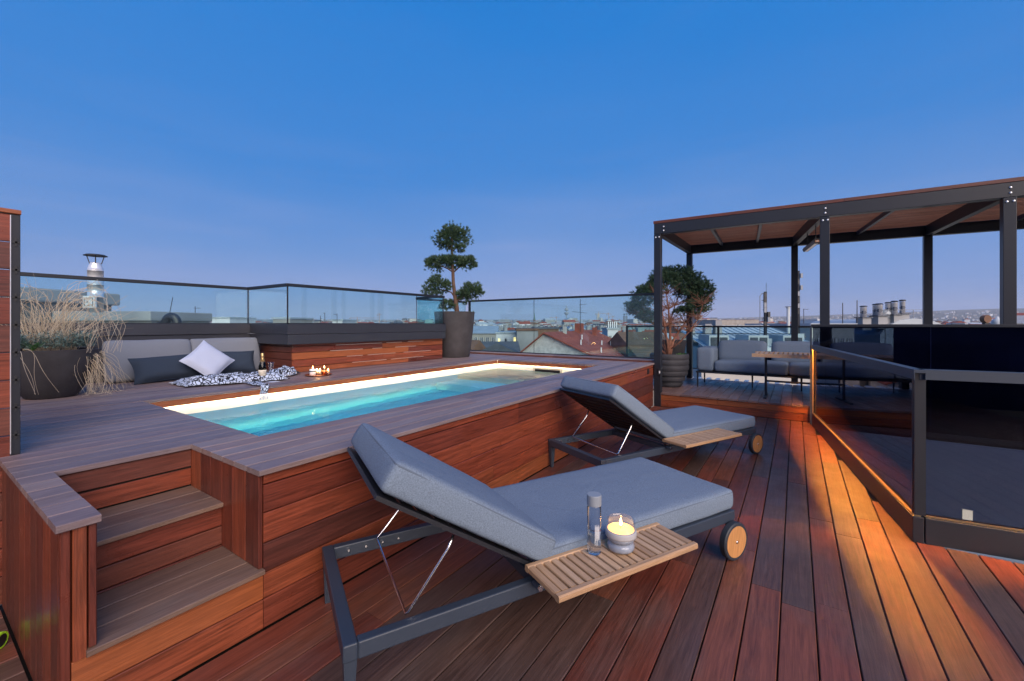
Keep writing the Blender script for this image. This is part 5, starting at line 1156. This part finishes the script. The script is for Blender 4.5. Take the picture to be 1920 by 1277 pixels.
# houses of the city: prototypes with parts, copied; the farther ones form one mass
protos = []
for (wm, rm_, nm, lab) in (('wall_cream', 'roof_red', 'city_house', 'cream city house with a red tiled roof among the far rooftops'), ('wall_white', 'roof_slate', 'city_house', 'white city house with a slate roof among the far rooftops'), ('wall_beige', 'roof_brown', 'city_house', 'beige city house with a brown roof among the far rooftops'), ('wall_grey', 'roof_zinc', 'city_house', 'grey city house with a zinc roof among the far rooftops')):
    t = thing(nm, lab, 'house', (0, 0, GZ), 0, 'houses of the city beyond the terrace'); w, dp, h = 15, 11, 15
    MB().box(-w / 2, w / 2, -dp / 2, dp / 2, -6, h).build('wall', wm, t); b = MB(); gable(b, w, dp, h, 3.6, .4); r_ = b.build('roof', rm_, t)
    for x in (-4.5, 3.2): boxpart('chimney', r_, 'wall_grey', x - .5, x + .5, -.5, .5, h + 2.2, h + 4.8)
    for x in (-5.5, -1.2, 1.0, 5.6): MB().add([(x - .5, -3.6, h + 1.28), (x + .5, -3.6, h + 1.28), (x + .5, -2.4, h + 2.06), (x - .5, -2.4, h + 2.06)], [(0, 1, 2, 3)]).build('skylight', 'roof_pale', r_)
    boxpart('dormer', r_, wm, 2.0, 4.0, -5.0, -2.0, h + .2, h + 2.0)
    for i in range(5):
        for kz in range(2):
            x = -w / 2 + (i + .5) * 3; z = h - 2.0 - kz * 3.4
            boxpart('window', t, 'window_lit' if (i * 3 + kz * 5 + len(protos)) % 7 == 5 else 'pane_dark', x - .6, x + .6, -dp / 2 - .06, -dp / 2 - .01, z - .9, z + .9)
    protos.append(t)
used = [False] * 4
def ok_spot(x, y):
    return True
cnt = 0
for i in range(240):
    zone = rnd.random()
    px = rnd.uniform(850, 1245) if zone < .62 else (rnd.uniform(1290, 1530) if zone < .86 else rnd.uniform(1560, 1900))
    d = 105 * (620 / 105) ** rnd.random()
    if 1290 < px < 1530 or px > 1560: d = max(d, 180)
    k = rnd.randrange(4); p = at(px, HZ, d)
    o = protos[k] if not used[k] else copy_tree(protos[k]); used[k] = True
    g = ground_z(p.x, p.y); top = zpx(rnd.uniform(606, 612) + 900 / d, d)
    o.location = (p.x, p.y, min(g + rnd.uniform(-1, 4), top - 19)); o.rotation_euler = (0, 0, math.atan2(RG.y, RG.x) + R(rnd.choice((0, 90)) + rnd.gauss(0, 18))); k_ = rnd.uniform(.55, 1.0); o.scale = (k_ * rnd.uniform(.8, 1.3), k_, 1)
fc = MB(); mats = ['wall_cream', 'wall_white', 'wall_beige', 'wall_grey', 'roof_red', 'roof_slate', 'roof_brown', 'roof_zinc']
rr = random.Random(11)
for i in range(7500):
    az = R(rr.uniform(-62, 62)); d = 600 * (7500 / 600) ** (rr.random() ** .8); dd = FW * math.cos(az) + RG * math.sin(az); p = dd * d
    w, dp = rr.uniform(10, 26), rr.uniform(9, 14); h = rr.uniform(10, 19) + (rr.random() < .05) * rr.uniform(4, 14); g = ground_z(p.x, p.y); a = rr.uniform(0, math.pi); ca, sa = math.cos(a), math.sin(a)
    T = lambda x, y, z: (p.x + x * ca - y * sa, p.y + x * sa + y * ca, g + z)
    fc.cur = rr.randrange(4); k = len(fc.v)
    q = [(-w / 2, -dp / 2), (w / 2, -dp / 2), (w / 2, dp / 2), (-w / 2, dp / 2)]
    fc.add([T(x, y, -3) for x, y in q] + [T(x, y, h) for x, y in q], [(0, 1, 5, 4), (1, 2, 6, 5), (2, 3, 7, 6), (3, 0, 4, 7)])
    fc.cur = 4 + rr.choice((0, 0, 1, 2, 3, 3)); rhh = rr.uniform(.5, 4)
    fc.add([T(x, y, h) for x, y in q] + [T(-w / 2, 0, h + rhh), T(w / 2, 0, h + rhh)], [(0, 1, 5, 4), (2, 3, 4, 5), (0, 4, 3), (1, 2, 5)])
tag(fc.build('far_city', mats), 'dense far rooftops of the city reaching to the horizon', kind='stuff')

# ------------------------------------------------------------------ evening haze
hz = MB().box(-11800, 11800, -11800, 11800, -60, 420); m_ = bpy.data.materials.new('haze'); m_.use_nodes = True; M['haze'] = m_
t_ = m_.node_tree; t_.nodes.remove(t_.nodes['Principled BSDF']); pv = t_.nodes.new('ShaderNodeVolumePrincipled'); pv.inputs['Color'].default_value = (.80, .86, .95, 1); pv.inputs['Density'].default_value = 9e-5; pv.inputs['Anisotropy'].default_value = 0.0
t_.links.new(pv.outputs[0], t_.nodes['Material Output'].inputs['Volume'])
tag(hz.build('haze', 'haze'), kind='stuff')
